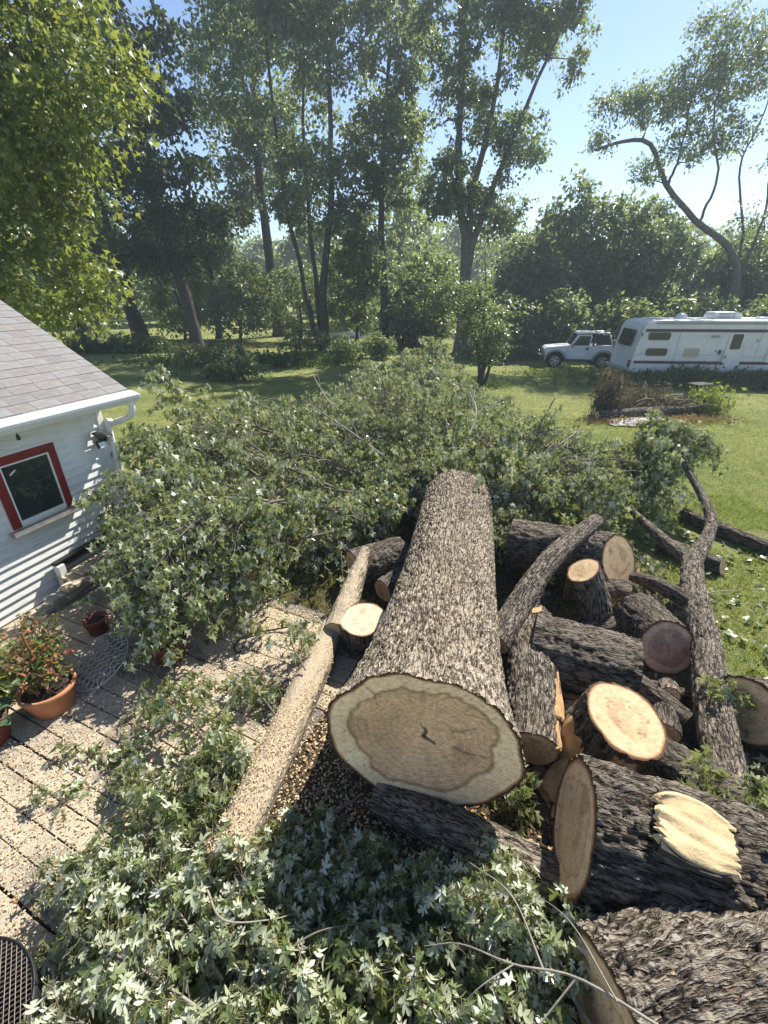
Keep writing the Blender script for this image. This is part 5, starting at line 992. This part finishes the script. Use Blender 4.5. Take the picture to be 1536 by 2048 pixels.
def wheel(par, x, y, r, w, spokes=6):
    t_ = MB().lathe([(r * .58, -w / 2), (r * .92, -w / 2), (r, -w * .32), (r, w * .32), (r * .92, w / 2), (r * .58, w / 2)], (x, y, r), 28, 'y').build('wheel', M['tyre'], par, smooth=False)
    m = MB().lathe([(r * .60, -w * .50), (r * .60, -w * .56), (r * .52, -w * .56), (r * .50, -w * .52)], (x, y, r), 24, 'y')
    m.v = m.v[:]; m.f = [q for q in m.f if len(q) == 4]
    m.lathe([(.001, -w * .58), (r * .15, -w * .58), (r * .18, -w * .51)], (x, y, r), 12, 'y')
    for k in range(spokes):
        a = 2 * math.pi * k / spokes; m.box((x + r * .36 * math.cos(a), y - w * .54, r + r * .36 * math.sin(a)), (r * .46, w * .07, r * .19), Matrix.Rotation(-a, 3, 'Y'))
    m.build('rim', M['alloy'], t_)
    MB().lathe([(0, -w * .2), (r * .5, -w * .2), (r * .5, 0)], (x, y, r), 16, 'y').build('brake_disc', M['black'], t_)
    return t_
wheel(rv, ac, .18, .40, .26); wheel(rv, ac, RW - .18, .40, .26); 
for yy in (.2, RW - .2): MB().lathe([(.1, -.13), (.37, -.13), (.4, -.08), (.4, .08), (.37, .13), (.1, .13)], (2.3, yy, .40), 24, 'y').build('wheel', M['tyre'], rv)
MB().box((4.2, RW / 2, .42), (8.0, RW - .3, .2)).build('chassis', M['black'], rv)
a_ = MB().prism([(3.30, 2.64), (3.26, 2.78), (3.34, 2.92), (4.15, 2.93), (4.42, 2.86), (4.55, 2.74), (4.45, 2.64)], .75, 1.45).build('air_conditioner', M['rvwhite'], rv, bevel=.03)
for x0, x1, z0, z1 in ((3.52, 3.98, 2.81, 2.87), (4.05, 4.18, 2.81, 2.87), (3.52, 3.98, 2.70, 2.76), (4.05, 4.18, 2.70, 2.76)): MB().box(((x0 + x1) / 2, .745, (z0 + z1) / 2), (x1 - x0, .02, z1 - z0)).build('grille', M['trim'], a_)
MB().lathe([(.24, 2.63), (.24, 2.74), (.19, 2.82), (.09, 2.86), (0.001, 2.87)], (2.1, 1.0, 0), 18).build('roof_vent', M['rvwhite'], rv, smooth=True)
MB().box((2.85, .9, 2.66), (.5, .3, .05)).build('roof_hatch', M['trim'], rv)
MB().prism([(-.012, 1.55), (.12, 2.22), (.14, 2.22), (.02, 1.55)], .5, 1.85).build('rear_window', M['glass'], rv)
MB().prism([(-.03, .7), (-.01, 1.0), (.02, 1.0), (.02, .7)], .12, .3).build('tail_light', M['maroon'], rv)
MB().box((-.1, RW / 2, .58), (.22, RW - .1, .14)).build('bumper', M['trim'], rv, bevel=.02)

for x0 in (1.75, 5.05, 5.45, 7.3): MB().box((x0, -.003, 1.5), (.012, .012, 1.9)).build('panel_seam', M['trim'], rv)
MB().box((.20, -.012, 2.06), (.05, .03, .12)).build('marker_light', M['maroon'], rv); MB().box((RL / 2, -.012, 2.565), (RL - 1.4, .03, .03)).build('awning_rail', M['trim'], rv)
MB().tube([(3.66, -.05, .95), (3.66, -.07, 1.2), (3.66, -.05, 1.45)], .012, 6).build('grab_handle', M['trim'], rv)
MB().box((2.4, .55, 2.66), (.35, .3, .06)).box((5.4, .9, 2.68), (.38, .38, .1)).box((6.4, 1.2, 2.68), (.5, .5, .08)).build('roof_box', M['rvwhite'], rv, bevel=.02)
# ------------------------------------------------------------------ off-roader
jp = thing('off_roader', (10.35, 25.05, 0), 'small white two door off-roader with open rear top parked behind the motorhome', 'car', rz=R(-11))
def arc(cx, cz, r, a0, a1, n=7): return [(cx + r * math.cos(R(a0 + (a1 - a0) * k / (n - 1))), cz + r * math.sin(R(a0 + (a1 - a0) * k / (n - 1)))) for k in range(n)]
FX, RX, WR = -1.19, 1.18, .375
tub = [(-1.70, .62), (-1.74, .95), (-1.66, 1.04), (-.62, 1.13), (-.50, 1.16), (-.34, 1.12), (.35, 1.10), (.50, 1.16), (1.52, 1.16), (1.58, 1.10), (1.60, .62)] + [(RX + .52, .60)] + arc(RX, WR, .50, 10, 170)[0:] + [(RX - .52, .46), (FX + .55, .46)] + arc(FX, WR, .48, 12, 168) + [(FX - .50, .60)]
MB().prism(tub, -.70, .70).build('body', M['rvwhite'], jp, bevel=.02)
MB().box((0, 0, .46), (3.0, 1.2, .2)).build('chassis', M['black'], jp)
for wx in (FX, RX):
    wheel(jp, wx, -.68, WR, .24, 5); wheel(jp, wx, .68, WR, .24, 5)
    o_ = arc(wx, WR, .58, 8, 172, 10); i_ = list(reversed(arc(wx, WR, .49, 8, 172, 10)))
    for s in (-1, 1): MB().prism(o_ + i_, s * .70, s * .86).build('fender_flare', M['trim'], jp)
MB().box((0.0, -.74, .44), (1.35, .10, .07)).build('side_step', M['black'], jp, bevel=.015); MB().box((0.0, .74, .44), (1.35, .10, .07)).build('side_step', M['black'], jp, bevel=.015)
MB().box((-1.92, 0, .60), (.20, 1.45, .14)).box((-2.0, 0, .78), (.05, .7, .05)).tube([(-1.98, -.35, .62), (-1.99, -.3, .85), (-1.99, .3, .85), (-1.98, .35, .62)], .025, 8, n=12).build('front_bumper', M['black'], jp, bevel=.01)
for s in (-1, 1):
    MB().lathe([(.0, -.03), (.09, -.03), (.1, .02)], (0, 0, 0), 14).mesh('tmp', M['lens'])
    MB().box((-1.755, s * .5, .88), (.05, .18, .18)).build('headlight', M['lens'], jp, bevel=.02)
MB().prism([(-.50, 1.15), (-.17, 1.74), (-.12, 1.74), (-.44, 1.15)], -.66, -.60).prism([(-.50, 1.15), (-.17, 1.74), (-.12, 1.74), (-.44, 1.15)], .60, .66).prism([(-.205, 1.69), (-.17, 1.76), (-.10, 1.76), (-.14, 1.69)], -.599, .599).build('windshield_frame', M['rvwhite'], jp)
MB().prism([(-.485, 1.17), (-.20, 1.685), (-.19, 1.685), (-.475, 1.17)], -.59, .59).build('windshield', M['glass'], jp)
d_ = MB().prism([(-.50, .60), (-.40, .55), (.36, .55), (.46, .62), (.50, 1.10), (-.50, 1.12)], -.722, -.69).build('door', M['rvwhite'], jp, bevel=.006)
of = [(-.50, 1.10), (-.16, 1.67), (.44, 1.67), (.50, 1.60), (.44, 1.10)]; inf = [(-.40, 1.15), (-.12, 1.61), (.40, 1.61), (.44, 1.57), (.39, 1.15)]
fr = MB()
for k in range(5):
    k2 = (k + 1) % 5; fr.prism([of[k], of[k2], inf[k2], inf[k]], -.715, -.685)
fr.build('window_frame', M['rvwhite'], d_); MB().prism(inf, -.702, -.695).build('pane', M['glass'], d_)
MB().box((.34, -.735, 1.0), (.13, .03, .10)).build('handle', M['black'], d_); MB().box((-.42, -.80, 1.12), (.05, .14, .13)).build('mirror', M['black'], d_, bevel=.01)
MB().prism([(-.18, 1.70), (.62, 1.73), (.68, 1.78), (.3, 1.81), (-.16, 1.77)], -.68, .68).build('soft_top', M['rvroof'], jp, bevel=.015)
for s in (-1, 1):
    MB().tube([(.62, s * .66, 1.14), (.66, s * .66, 1.72)], .05, 8).build('roll_bar', M['black'], jp)
    MB().tube([(.66, s * .66, 1.74), (1.22, s * .66, 1.76), (1.34, s * .66, 1.66), (1.56, s * .66, 1.16)], .032, 8, n=16).build('top_bow', M['rvwhite'], jp)
    MB().prism([(.74, 1.18), (.76, 1.66), (1.22, 1.66), (1.44, 1.18)], s * .645, s * .655).build('side_curtain', M['glass'], jp)
MB().box((.95, 0, 1.76), (.10, 1.32, .05)).box((1.25, 0, 1.74), (.08, 1.32, .05)).build('cross_bow', M['rvwhite'], jp)
MB().box((.25, -.30, 1.1), (.16, .45, .6)).box((.25, .30, 1.1), (.16, .45, .6)).build('seat', M['black'], jp, bevel=.04)
sw = MB().lathe([(.2, -.12), (.34, -.12), (.375, -.06), (.375, .06), (.34, .12), (.2, .12)], (0, 0, 0), 26, 'y'); 
sw.v = [Vector((v_.y + 1.78, v_.x, v_.z + 1.02)) for v_ in sw.v]; sw.build('spare_wheel', M['tyre'], jp)
MB().box((-1.1, -.703, .80), (.9, .008, .012)).box((-.62, -.703, .82), (.012, .008, .5)).box((1.0, -.703, 1.10), (1.1, .008, .014)).build('panel_seam', M['trim'], jp)
MB().tube([(-.6, 0, 1.14), (-1.66, 0, 1.055)], .01, 6).build('bonnet_crease', M['trim'], jp)
MB().box((1.66, 0, 1.02), (.12, .2, .2)).build('spare_bracket', M['black'], jp); MB().box((1.66, 0, .55), (.12, 1.4, .12)).build('rear_bumper', M['trim'], jp); MB().box((1.61, -.6, .86), (.05, .12, .2)).build('tail_light', M['maroon'], jp)

# ------------------------------------------------------------------ pots, rack, boards, hook, basket
M['terracotta'] = simple('terracotta', (.46, .20, .095), 0.75, var=0.18, nscale=7, bmp=0.15)
M['redpot'] = simple('dark_red_clay', (.17, .045, .028), 0.6, var=0.2, nscale=7)
M['soil'] = simple('pot_soil', (.035, .025, .017), 0.95, var=0.5, nscale=30, bmp=0.8)
M['wire'] = simple('grey_wire', (.42, .42, .42), 0.45, metal=0.3, var=0.2)
M['iron'] = simple('black_iron', (.012, .012, .012), 0.5, var=0.3)
def pot(label, x, y, z0, rt, rb, h, mat):
    r = thing('plant_pot', (x, y, z0), label, 'plant pot')
    MB().lathe([(rb * .9, 0), (rb, .01), (rb * 1.0, .035), (rb * 1.03, .04), (rt * .96, h - .05), (rt * 1.0, h - .045), (rt, h), (rt - .022, h), (rt - .03, h - .06)], (0, 0, 0), 40).build('vessel', M[mat], r, smooth=True)
    MB().lathe([(rt - .028, h - .055), (rt * .6, h - .035), (.001, h - .03)], (0, 0, 0), 24).build('soil', M['soil'], r)
    return r
PX, PY = -3.16, 2.98
pot('large terracotta pot of reddish straggly stems on the deck', PX, PY, DZ, .235, .17, .28, 'terracotta')
pot('dark red clay pot of broad pale green leaves beside the terracotta pot', -3.50, 2.60, DZ, .21, .16, .28, 'redpot')
pot('red pot half hidden under the hanging leafy branch', -2.32, 3.62, DZ, .21, .15, .27, 'redpot')
pot('small dark red pot by the stacked boards behind the wire rack', -3.34, 4.02, DZ, .13, .10, .2, 'redpot')
def pot_plant(label, x, y, z0, n, hgt, spread, mat, size, seed, t=LEAF4, per=7, wide=.7):
    g = np.random.default_rng(seed); root = thing('potted_plant', (x, y, z0), label, 'plant'); st = []; P_, A_, N_ = [], [], []
    for k in range(n):
        a = g.uniform(0, 6.28); d = np.array([math.cos(a), math.sin(a), 0]); r_ = g.uniform(0, .12) ; L = hgt * g.uniform(.5, 1.1); s = np.linspace(0, 1, 8)[:, None]
        q = np.array([x, y, z0]) + d * r_ + np.array([0, 0, L]) * s + d * spread * g.uniform(.2, 1) * s ** 2 + g.normal(0, .012, (8, 3)) * s
        st.append((q, np.linspace(.005, .002, 8))); f = g.uniform(.25, 1, per); pos = np.stack([np.interp(f, s[:, 0], q[:, c]) for c in range(3)], 1)
        o = norm(rand_dirs(per, g) * np.array([1, 1, .5])); P_.append(pos + o * .02); A_.append(norm(o + np.array([0, 0, -.25]))); N_.append(norm(rand_dirs(per, g) * .5 + np.array([0, 0, 1])))
    v, f = tubes(st, 4); link('stems', mesh_from('stems', v, f, M['twig'], True), root)
    P_ = np.vstack(P_); m = len(P_); g_ = np.random.default_rng(seed + 1)
    leaf_obj('leaves', P_, np.vstack(A_), np.vstack(N_), size * g_.uniform(.6, 1.3, m), t, g_.uniform(0, 1, m), M[mat], root, wide=wide, kind='stuff')
    return root
pp = pot_plant('straggly plant with reddish and green leaves tied to a dark stake', PX, PY, DZ + .24, 52, .52, .24, 'plant_mix', .052, 1, per=13)
MB().tube([(-.02, .02, -.05), (-.06, .05, .62)], .011, 8).build('stake', M['innerbark'], pp)
pot_plant('bright green bushy plant behind the broad leaved pot against the shed', -3.72, 3.05, DZ, 40, .55, .30, 'maple_live', .09, 2, per=12)
pot_plant('green and orange leaved plant between the terracotta pot and the shed wall', -3.62, 3.5, DZ, 40, .6, .3, 'plant_mix', .06, 3, per=12)
pot_plant('dark leafy plant filling the hidden red pot', -2.32, 3.62, DZ + .22, 26, .35, .22, 'leaf_a', .09, 4, per=9)
g = np.random.default_rng(9); hp = thing('potted_plant', (-3.50, 2.60, DZ + .25), 'rosette of broad blue green leaves in the dark red pot', 'plant')
OV = tmpl([(0, 0), (.12, .22), (.4, .36), (.72, .28), (1, 0)], (.4, 0), .35, .22)
ov = [mesh_from('broad_leaf', OV[0], OV[1], M['hosta'], True, {'rnd': np.full(len(OV[0]), r_)}) for r_ in (.2, .6, .95)]
for k in range(22):
    a = k * 2.4; el = .25 + .9 * (k / 22); s_ = .26 - .004 * k; o = link('leaf', ov[k % 3], hp, world_coords=False)
    o.location = (.03 * math.cos(a), .03 * math.sin(a), .01 + .004 * k); o.rotation_euler = (g.normal(0, .15), -el, a); o.scale = (s_, s_, s_)
# wire rack
rk = thing('wire_rack', (-2.96, 3.42, DZ), 'oval grey wire lattice rack leaning on the deck beside the terracotta pot', 'wire rack', rz=R(-30))
tl = Matrix.Rotation(R(24), 3, 'X')
def RK(x, y, z=0): v_ = tl @ Vector((x, y, z)); return (v_.x, v_.y, v_.z + .14)
MB().tube([RK(.30 * math.cos(a), .32 * math.sin(a)) for a in np.linspace(0, 2 * math.pi, 41)], .008, 6, cap=False).build('rim', M['wire'], rk, smooth=True)
for s in (-1, 1):
    for k in range(-4, 5):
        c0 = k * .068; pts_ = []
        for u in np.linspace(-.6, .6, 60):
            x = c0 + u * .5 + .014 * math.sin(u * 46); y = s * u * .62 
            if (x / .30) ** 2 + (y / .32) ** 2 < 1: pts_.append(RK(x, y, .003 * s))
        if len(pts_) > 4: MB().tube(pts_, .0058, 5).build('lattice_wire', M['wire'], rk, smooth=True)
for sx in (-1, 1):
    MB().tube([RK(sx * (.12 + .07 * math.cos(a) * (1 - a / 12)), -.36 + .05 * math.sin(a) * (1 - a / 12)) for a in np.linspace(0, 7, 26)], .005, 5).build('scroll', M['wire'], rk, smooth=True)
MB().tube([RK(-.26, -.2), RK(-.2, -.40), RK(0, -.45), RK(.2, -.40), RK(.26, -.2)], .006, 5, n=20).build('scroll', M['wire'], rk, smooth=True)
for sx in (-1, 1):
    MB().tube([RK(sx * .2, .2), (sx * .22, .22, .0)], .007, 6).build('leg', M['wire'], rk)
# boards by the shed wall
bd = [(.95, .30, .07, 1.5, .20, .05, 'greywood', 'grey board at the bottom of the stack against the shed'), (.80, .24, .14, 1.3, .22, .05, 'boardwood', 'pale board second from the bottom of the stack against the shed'), (1.02, .36, .205, 1.25, .18, .045, 'greywood', 'weathered board in the middle of the stack against the shed'), (.72, .20, .27, 1.15, .26, .04, 'boardwood', 'wide pale plank on top of the stack against the shed'), (1.30, .40, .262, .30, .16, .05, 'boardwood', 'short pale offcut at the end of the board stack'), (1.08, .33, .325, .2, .2, .03, 'boardwood', 'small square offcut lying on the board stack')]
for s_, y_, z_, L, w, h, mm, lab in bd:
    o = MB().box((0, 0, 0), (L, w, h)).build('board', M[mm], bevel=.004, label=lab, cat='board'); o.location = on_wall(s_, y_, z_ + DZ - .02); o.rotation_euler = (0, 0, SRZ + g.normal(0, .05))
rl = MB().prism([(-.04, -.05), (.04, -.05), (.04, -.035), (.012, -.03), (.012, .03), (.04, .035), (.04, .05), (-.04, .05)], -.5, .5, 'x').build('metal_rail', M['iron'], label='dark ribbed rail propped above the board stack on the shed wall', cat='rail'); rl.location = on_wall(.78, .10, .43 + DZ); rl.rotation_euler = (0, R(2), SRZ)
blk = MB().box((0, 0, 0), (.09, .09, .42)).build('post_block', M['whitepaint'], bevel=.006, label='short white post holding the rail beside the board stack', cat='post'); blk.location = on_wall(1.24, .12, .21 + DZ); blk.rotation_euler = (0, 0, SRZ)
for k, (x, y, rz) in enumerate(((-2.86, 3.86, .3), (-3.02, 4.25, .8))):
    o = MB().box((0, 0, 0), (.39, .19, .19)).build('concrete_block', M['greywood'], bevel=.01, label=['grey block on the deck behind the wire rack', 'grey block on the deck by the shed boards'][k], cat='block'); o.location = (x, y, DZ + .095); o.rotation_euler = (0, 0, rz)
hk = thing('plant_hook', (-1.2, 3.9, DZ), 'black curved plant hook rod fallen on the sawdust', 'plant hook')
MB().tube([(.34, .16, .10), (-.05, .12, .035), (-.30, .06, .03), (-.43, -.02, .03), (-.47, -.14, .03), (-.43, -.24, .03), (-.37, -.27, .05), (-.36, -.22, .06)], .009, 8, n=50).build('rod', M['iron'], hk, smooth=True)
M['mesh'] = simple('rusty_mesh', (.22, .17, .14), 0.6, var=0.3); M['tanband'] = simple('tan_band', (.40, .28, .17), 0.6, var=0.15)
mt = thing('mesh_basket', (-2.12, .78, DZ), 'dark wire mesh basket with a tan hoop at the deck corner', 'basket')
for k in range(-17, 18):
    c0 = k * .024; h_ = math.sqrt(max(0, .42 ** 2 - c0 ** 2)) * .98
    if h_ < .05: continue
    for s in (0, 1):
        d = Vector((math.cos(R(35 + 90 * s)), math.sin(R(35 + 90 * s)), 0)); nn_ = Vector((-d.y, d.x, 0))
        MB().tube([tuple(nn_ * c0 - d * h_ + Vector((-.13, 0, .20 + s * .003))), tuple(nn_ * c0 + d * h_ + Vector((-.13, 0, .20 + s * .003)))], .0022, 4).build('mesh_wire', M['mesh'], mt)
MB().lathe([(.40, 0), (.425, 0), (.425, .21), (.415, .21), (.40, .02)], (-.13, 0, 0), 48).build('side_wall', M['iron'], mt, smooth=True)
MB().lathe([(.245, .203), (.275, .203), (.275, .225), (.245, .225)], (-.06, -.10, 0), 40).build('hoop', M['tanband'], mt, smooth=True)

# ------------------------------------------------------------------ burn pile on the lawn
make_log('log', 'long charred log lying along the front of the burn pile', [(6.75, 13.9, .12), (8.4, 14.2, .15), (10.5, 14.7, .14)], [.13, .16, .13], nu=60, nv=140, mat='bark_dark', seed=50, cell=(.05, .16), amp=.02)
M['ash'] = simple('white_ash', (.36, .36, .36), 0.95, var=0.4, nscale=7, bmp=0.8)
v, f = blob(8.1, 13.55, 1.35, .55, .1, .02, n=60, seed=8); v[0, 2] = .12
link('ash_heap', mesh_from('ash_heap', v, f, M['ash']), label='pale ash spread in front of the charred log on the lawn', cat='ash', kind='stuff')
def weed_clump(label, x, y, rx, ry, n, h, mat, seed, w=.05, name='weed_clump', cat='weeds', lean=.35):
    g = np.random.default_rng(seed); pos = np.stack([x + rx * g.normal(0, .5, n), y + ry * g.normal(0, .5, n), np.zeros(n)], 1)
    ax = norm(np.stack([g.normal(0, lean, n), g.normal(0, lean, n), np.ones(n)], 1)); L = h * g.uniform(.35, 1.1, n)
    up = pos + ax * (L * g.uniform(.2, .9, n))[:, None]; lf = norm(rand_dirs(n, g)); 
    P1, F1, a1 = leaf_arrays(pos, ax, lf, L, BLADE1, g.uniform(0, 1, n), wide=w * .35 / h)
    P2, F2, a2 = leaf_arrays(up, norm(lf + np.array([0, 0, -.3])), rand_dirs(n, g), g.uniform(.5, 1.3, n) * w * 2.6, LEAF2, g.uniform(0, 1, n))
    return link(name, mesh_from(name, np.vstack([P1, P2]), np.vstack([F1, F2 + len(P1)]), M[mat], False, {'rnd': np.concatenate([a1, a2])}), label=label, cat=cat, kind='stuff')
weed_clump('tall brown dead weed stalks standing at the burn pile end', 7.35, 14.6, .42, .3, 420, 1.55, 'deadweed', 1, .07, lean=.10)
weed_clump('reddish dead brush heaped over the burn pile', 9.3, 14.9, 1.4, .5, 900, .75, 'deadweed', 2, .05, lean=.7)
weed_clump('green and straw weeds growing at the end of the burn pile', 10.9, 14.9, .6, .5, 420, 1.05, 'grass', 3, .06)
weed_clump('yellowish weeds growing through the middle of the burn pile', 8.9, 15.4, 1.1, .5, 420, 1.1, 'deadweed', 6, .06)
weed_clump('straw coloured dry grass around the ash', 7.6, 13.5, 1.6, .5, 900, .22, 'drygrass', 4, .03, lean=.9)
weed_clump('dry straw grass right of the ash', 9.8, 13.7, 1.4, .5, 600, .25, 'drygrass', 5, .03, lean=.9)
bx_ = MB().box((0, 0, .35), (.75, .5, .7)).build('dark_bin', M['tyre'], bevel=.03, label='dark box standing behind the burn pile', cat='bin'); bx_.location = (11.35, 16.2, 0); bx_.rotation_euler = (0, 0, .3)
for k in range(9):
    a = g.uniform(-.5, .5); x0 = 8.0 + g.uniform(0, 2.2); y0 = 14.4 + g.uniform(0, .6); L = g.uniform(.5, 1.1)
    v, f = tubes([(spline([(x0, y0, .15 + .04 * k), (x0 + L * .5 * math.cos(a), y0 + L * .5 * math.sin(a), .30 + .03 * k), (x0 + L * math.cos(a), y0 + L * math.sin(a), .22 + .04 * k)], 8), np.linspace(.03, .02, 8))], 6)
    link('stick', mesh_from('stick', v, f, M['twig'], True), label='brown stick lying in the burn pile', cat='stick', group='sticks in the burn pile')

# ------------------------------------------------------------------ weeds and grass
gg = np.random.default_rng(55)
weed_clump('tall dark weeds growing along the motorhome', 13.5, 19.7, 4.2, .45, 2600, .75, 'weed', 10, .08)
weed_clump('tall weeds crowding the motorhome front wheel', 16.2, 19.2, 1.8, .5, 1300, .8, 'weed', 11, .08)
weed_clump('bushy weeds in front of the motorhome compartment', 13.2, 19.5, .8, .35, 500, 1.05, 'weed', 16, .09)
weed_clump('rough long grass in front of the off-roader', 9.6, 22.6, 3.2, 1.0, 3000, .30, 'grass', 12, .04)
weed_clump('orange dry grass around the leaning conifer', -11.6, 31.0, 2.4, .7, 900, .65, 'drygrass', 13, .06)
weed_clump('dark rank weeds along the shaded bank', -7.5, 26.0, 5.5, 1.6, 4200, .75, 'weed', 14, .08)
weed_clump('weedy growth beneath the trees past the shed', -17.5, 31.0, 4.5, 1.2, 2600, .9, 'weed', 15, .08)
weed_clump('rough grass round the ornamental tree', 4.0, 19.5, 1.6, .8, 1200, .35, 'weed', 17, .04)
def grass(n, x0, x1, y0, y1, h, seed, avoid=None, bias=1.0):
    g = np.random.default_rng(seed); x = g.uniform(x0, x1, n); y = y0 + (y1 - y0) * g.uniform(0, 1, n) ** bias
    k = vn2(x * 1.1 + 3, y * 1.1, seed) > .18
    if avoid: k &= ~avoid(x, y)
    x, y = x[k], y[k]; n = len(x)
    pos = np.stack([x, y, gz(x, y) + .002], 1); ax = norm(np.stack([g.normal(0, .55, n), g.normal(0, .55, n), np.ones(n)], 1))
    return leaf_arrays(pos, ax, rand_dirs(n, g), h * g.uniform(.5, 1.3, n), BLADE1, g.uniform(0, 1, n), wide=.13)
dirtf = lambda x, y: (np.hypot((x - .6) / 3.2, (y - 4.2) / 3.8) < 1) & (vn2(x * 2, y * 2, 4) > .12)
A = [grass(45000, 2.2, 7.0, 1.0, 8.0, .075, 1, dirtf), grass(45000, 2.5, 12, 7.0, 14, .07, 2, dirtf), grass(14000, -1.6, 2.5, 3.0, 6.0, .08, 3, None), grass(28000, -8, 15, 13.5, 21, .08, 4, None)]
off = 0; Vs, Fs, As = [], [], []
for P_, F_, a_2 in A: Vs.append(P_); Fs.append(F_ + off); As.append(a_2); off += len(P_)
link('grass', mesh_from('grass', np.vstack(Vs), np.vstack(Fs), M['grass'], False, {'rnd': np.concatenate(As)}), label='mown yellow green grass blades of the lawn', cat='grass', kind='stuff')
# sawdust chips
def scatter(n, f, size, t, seed, up=1.2, wide=1.0):
    g = np.random.default_rng(seed); pos = f(g, n); n = len(pos)
    return leaf_arrays(pos, norm(rand_dirs(n, g) * np.array([1, 1, .25])), norm(rand_dirs(n, g) * .6 + np.array([0, 0, up])), size * g.uniform(.5, 1.5, n), t, g.uniform(0, 1, n), wide)
def deckf(g, n):
    u = g.uniform(-5.2, -.4, n); w = g.uniform(-.6, 3.6, n); p = du[None] * u[:, None] + dn[None] * w[:, None]
    k = vn2(p[:, 0] * 1.5, p[:, 1] * 1.5, 61) + .25 * (p[:, 0] > -2.4) > .35; p = p[k]
    return np.column_stack([p, np.full(len(p), DZ + .004) + g.uniform(0, .006, len(p))])
P_, F_, a_2 = scatter(30000, deckf, .016, CHIP, 3)
link('wood_chips', mesh_from('wood_chips', P_, F_, M['chip'], False, {'rnd': a_2}), label='pale sawdust and wood chips strewn over the deck planks', cat='wood chips', kind='stuff')
def lgf(g, n):
    t = g.uniform(0, 1, n); p = np.stack([np.interp(t, [0, .55, 1], [-1.07, -.80, -.58]), np.interp(t, [0, .55, 1], [1.60, 2.85, 3.85]), np.full(n, .172)], 1); th = g.normal(0, .6, n); r_ = .153
    return p + np.stack([np.sin(th) * r_, np.sin(th) * -.03, np.cos(th) * r_], 1)
P_, F_, a_2 = scatter(3500, lgf, .011, CHIP, 13)
link('wood_chips', mesh_from('wood_chips', P_, F_, M['chip'], False, {'rnd': a_2}), label='coarse sawdust chips stuck on top of the long thin log', cat='wood chips', kind='stuff')
def gf_(g, n):
    p = np.stack([g.normal(.5, 1.2, n), g.normal(2.6, 1.2, n)], 1); p = p[(p[:, 0] > -.7) & (p[:, 0] < 3.2) & (p[:, 1] > .3)]; return np.column_stack([p, np.full(len(p), .012) + g.uniform(0, .02, len(p))])
P_, F_, a_2 = scatter(9000, gf_, .03, CHIP, 4, .9)
link('bark_litter', mesh_from('bark_litter', P_, F_, M['litter'], False, {'rnd': a_2}), label='bark scraps and chips littering the ground between the logs', cat='bark litter', kind='stuff')
def lf_(g, n):
    p = np.stack([g.uniform(2.6, 6.0, n), g.uniform(2.2, 6.5, n)], 1); return np.column_stack([p, g.uniform(.02, .07, n)])
P_, F_, a_2 = scatter(500, lf_, .10, MAPLE_LO, 5)
link('fallen_leaves', mesh_from('fallen_leaves', P_, F_, M['maple_cut'], False, {'rnd': a_2 * .62}), label='loose maple leaves scattered on the grass by the long limb', cat='leaves', kind='stuff')
def lf2(g, n):
    p = np.stack([g.uniform(-1.9, .9, n), g.uniform(.45, 1.7, n)], 1); return np.column_stack([p, g.uniform(.02, .10, n)])
P_, F_, a_2 = scatter(1400, lf2, .10, MAPLE_LO, 6)
link('fallen_leaves', mesh_from('fallen_leaves', P_, F_, M['maple_cut'], False, {'rnd': a_2 * .7}), label='flat layer of fallen maple leaves under the near leaf heap', cat='leaves', kind='stuff')
# tarp mound far back on the lawn
M['tarp'] = simple('blue_tarp', (.018, .024, .045), 0.8, var=0.3, nscale=2)
a = np.linspace(0, 2 * np.pi, 40, endpoint=False); rr_ = np.linspace(0, 1, 9); RR, AA = np.meshgrid(rr_, a, indexing='ij')
X = -3.2 + RR * np.cos(AA) * 1.9; Y = 42 + RR * np.sin(AA) * 1.2; Z = .5 * (1 - RR ** 2) ** .7 + .22 * fbm2(X * 2, Y * 2, 3) * (1 - RR) + gz(X, Y) + .0
i = np.arange(8)[:, None] * 40; k = np.arange(40)[None]
link('tarp_mound', mesh_from('tarp_mound', np.stack([X, Y, Z], -1).reshape(-1, 3), np.stack([i + k, i + (k + 1) % 40, i + 40 + (k + 1) % 40, i + 40 + k], -1).reshape(-1, 4), M['tarp'], True), label='low mound under a dark blue tarp on the far lawn', cat='tarp')

# ------------------------------------------------------------------ hazy summer air
hz, nt, b, o = newmat('haze_air'); nt.nodes.remove(b)
pv = N(nt, 'ShaderNodeVolumePrincipled'); pv.inputs['Color'].default_value = (.74, .87, 1.0, 1); pv.inputs['Density'].default_value = 0.0015; pv.inputs['Anisotropy'].default_value = 0.3
nt.links.new(pv.outputs[0], o.inputs['Volume'])
MB().box((-10, 55, 14), (290, 130, 30)).build('haze', hz, kind='stuff', label='thin pale summer haze filling the air of the yard', cat='haze')
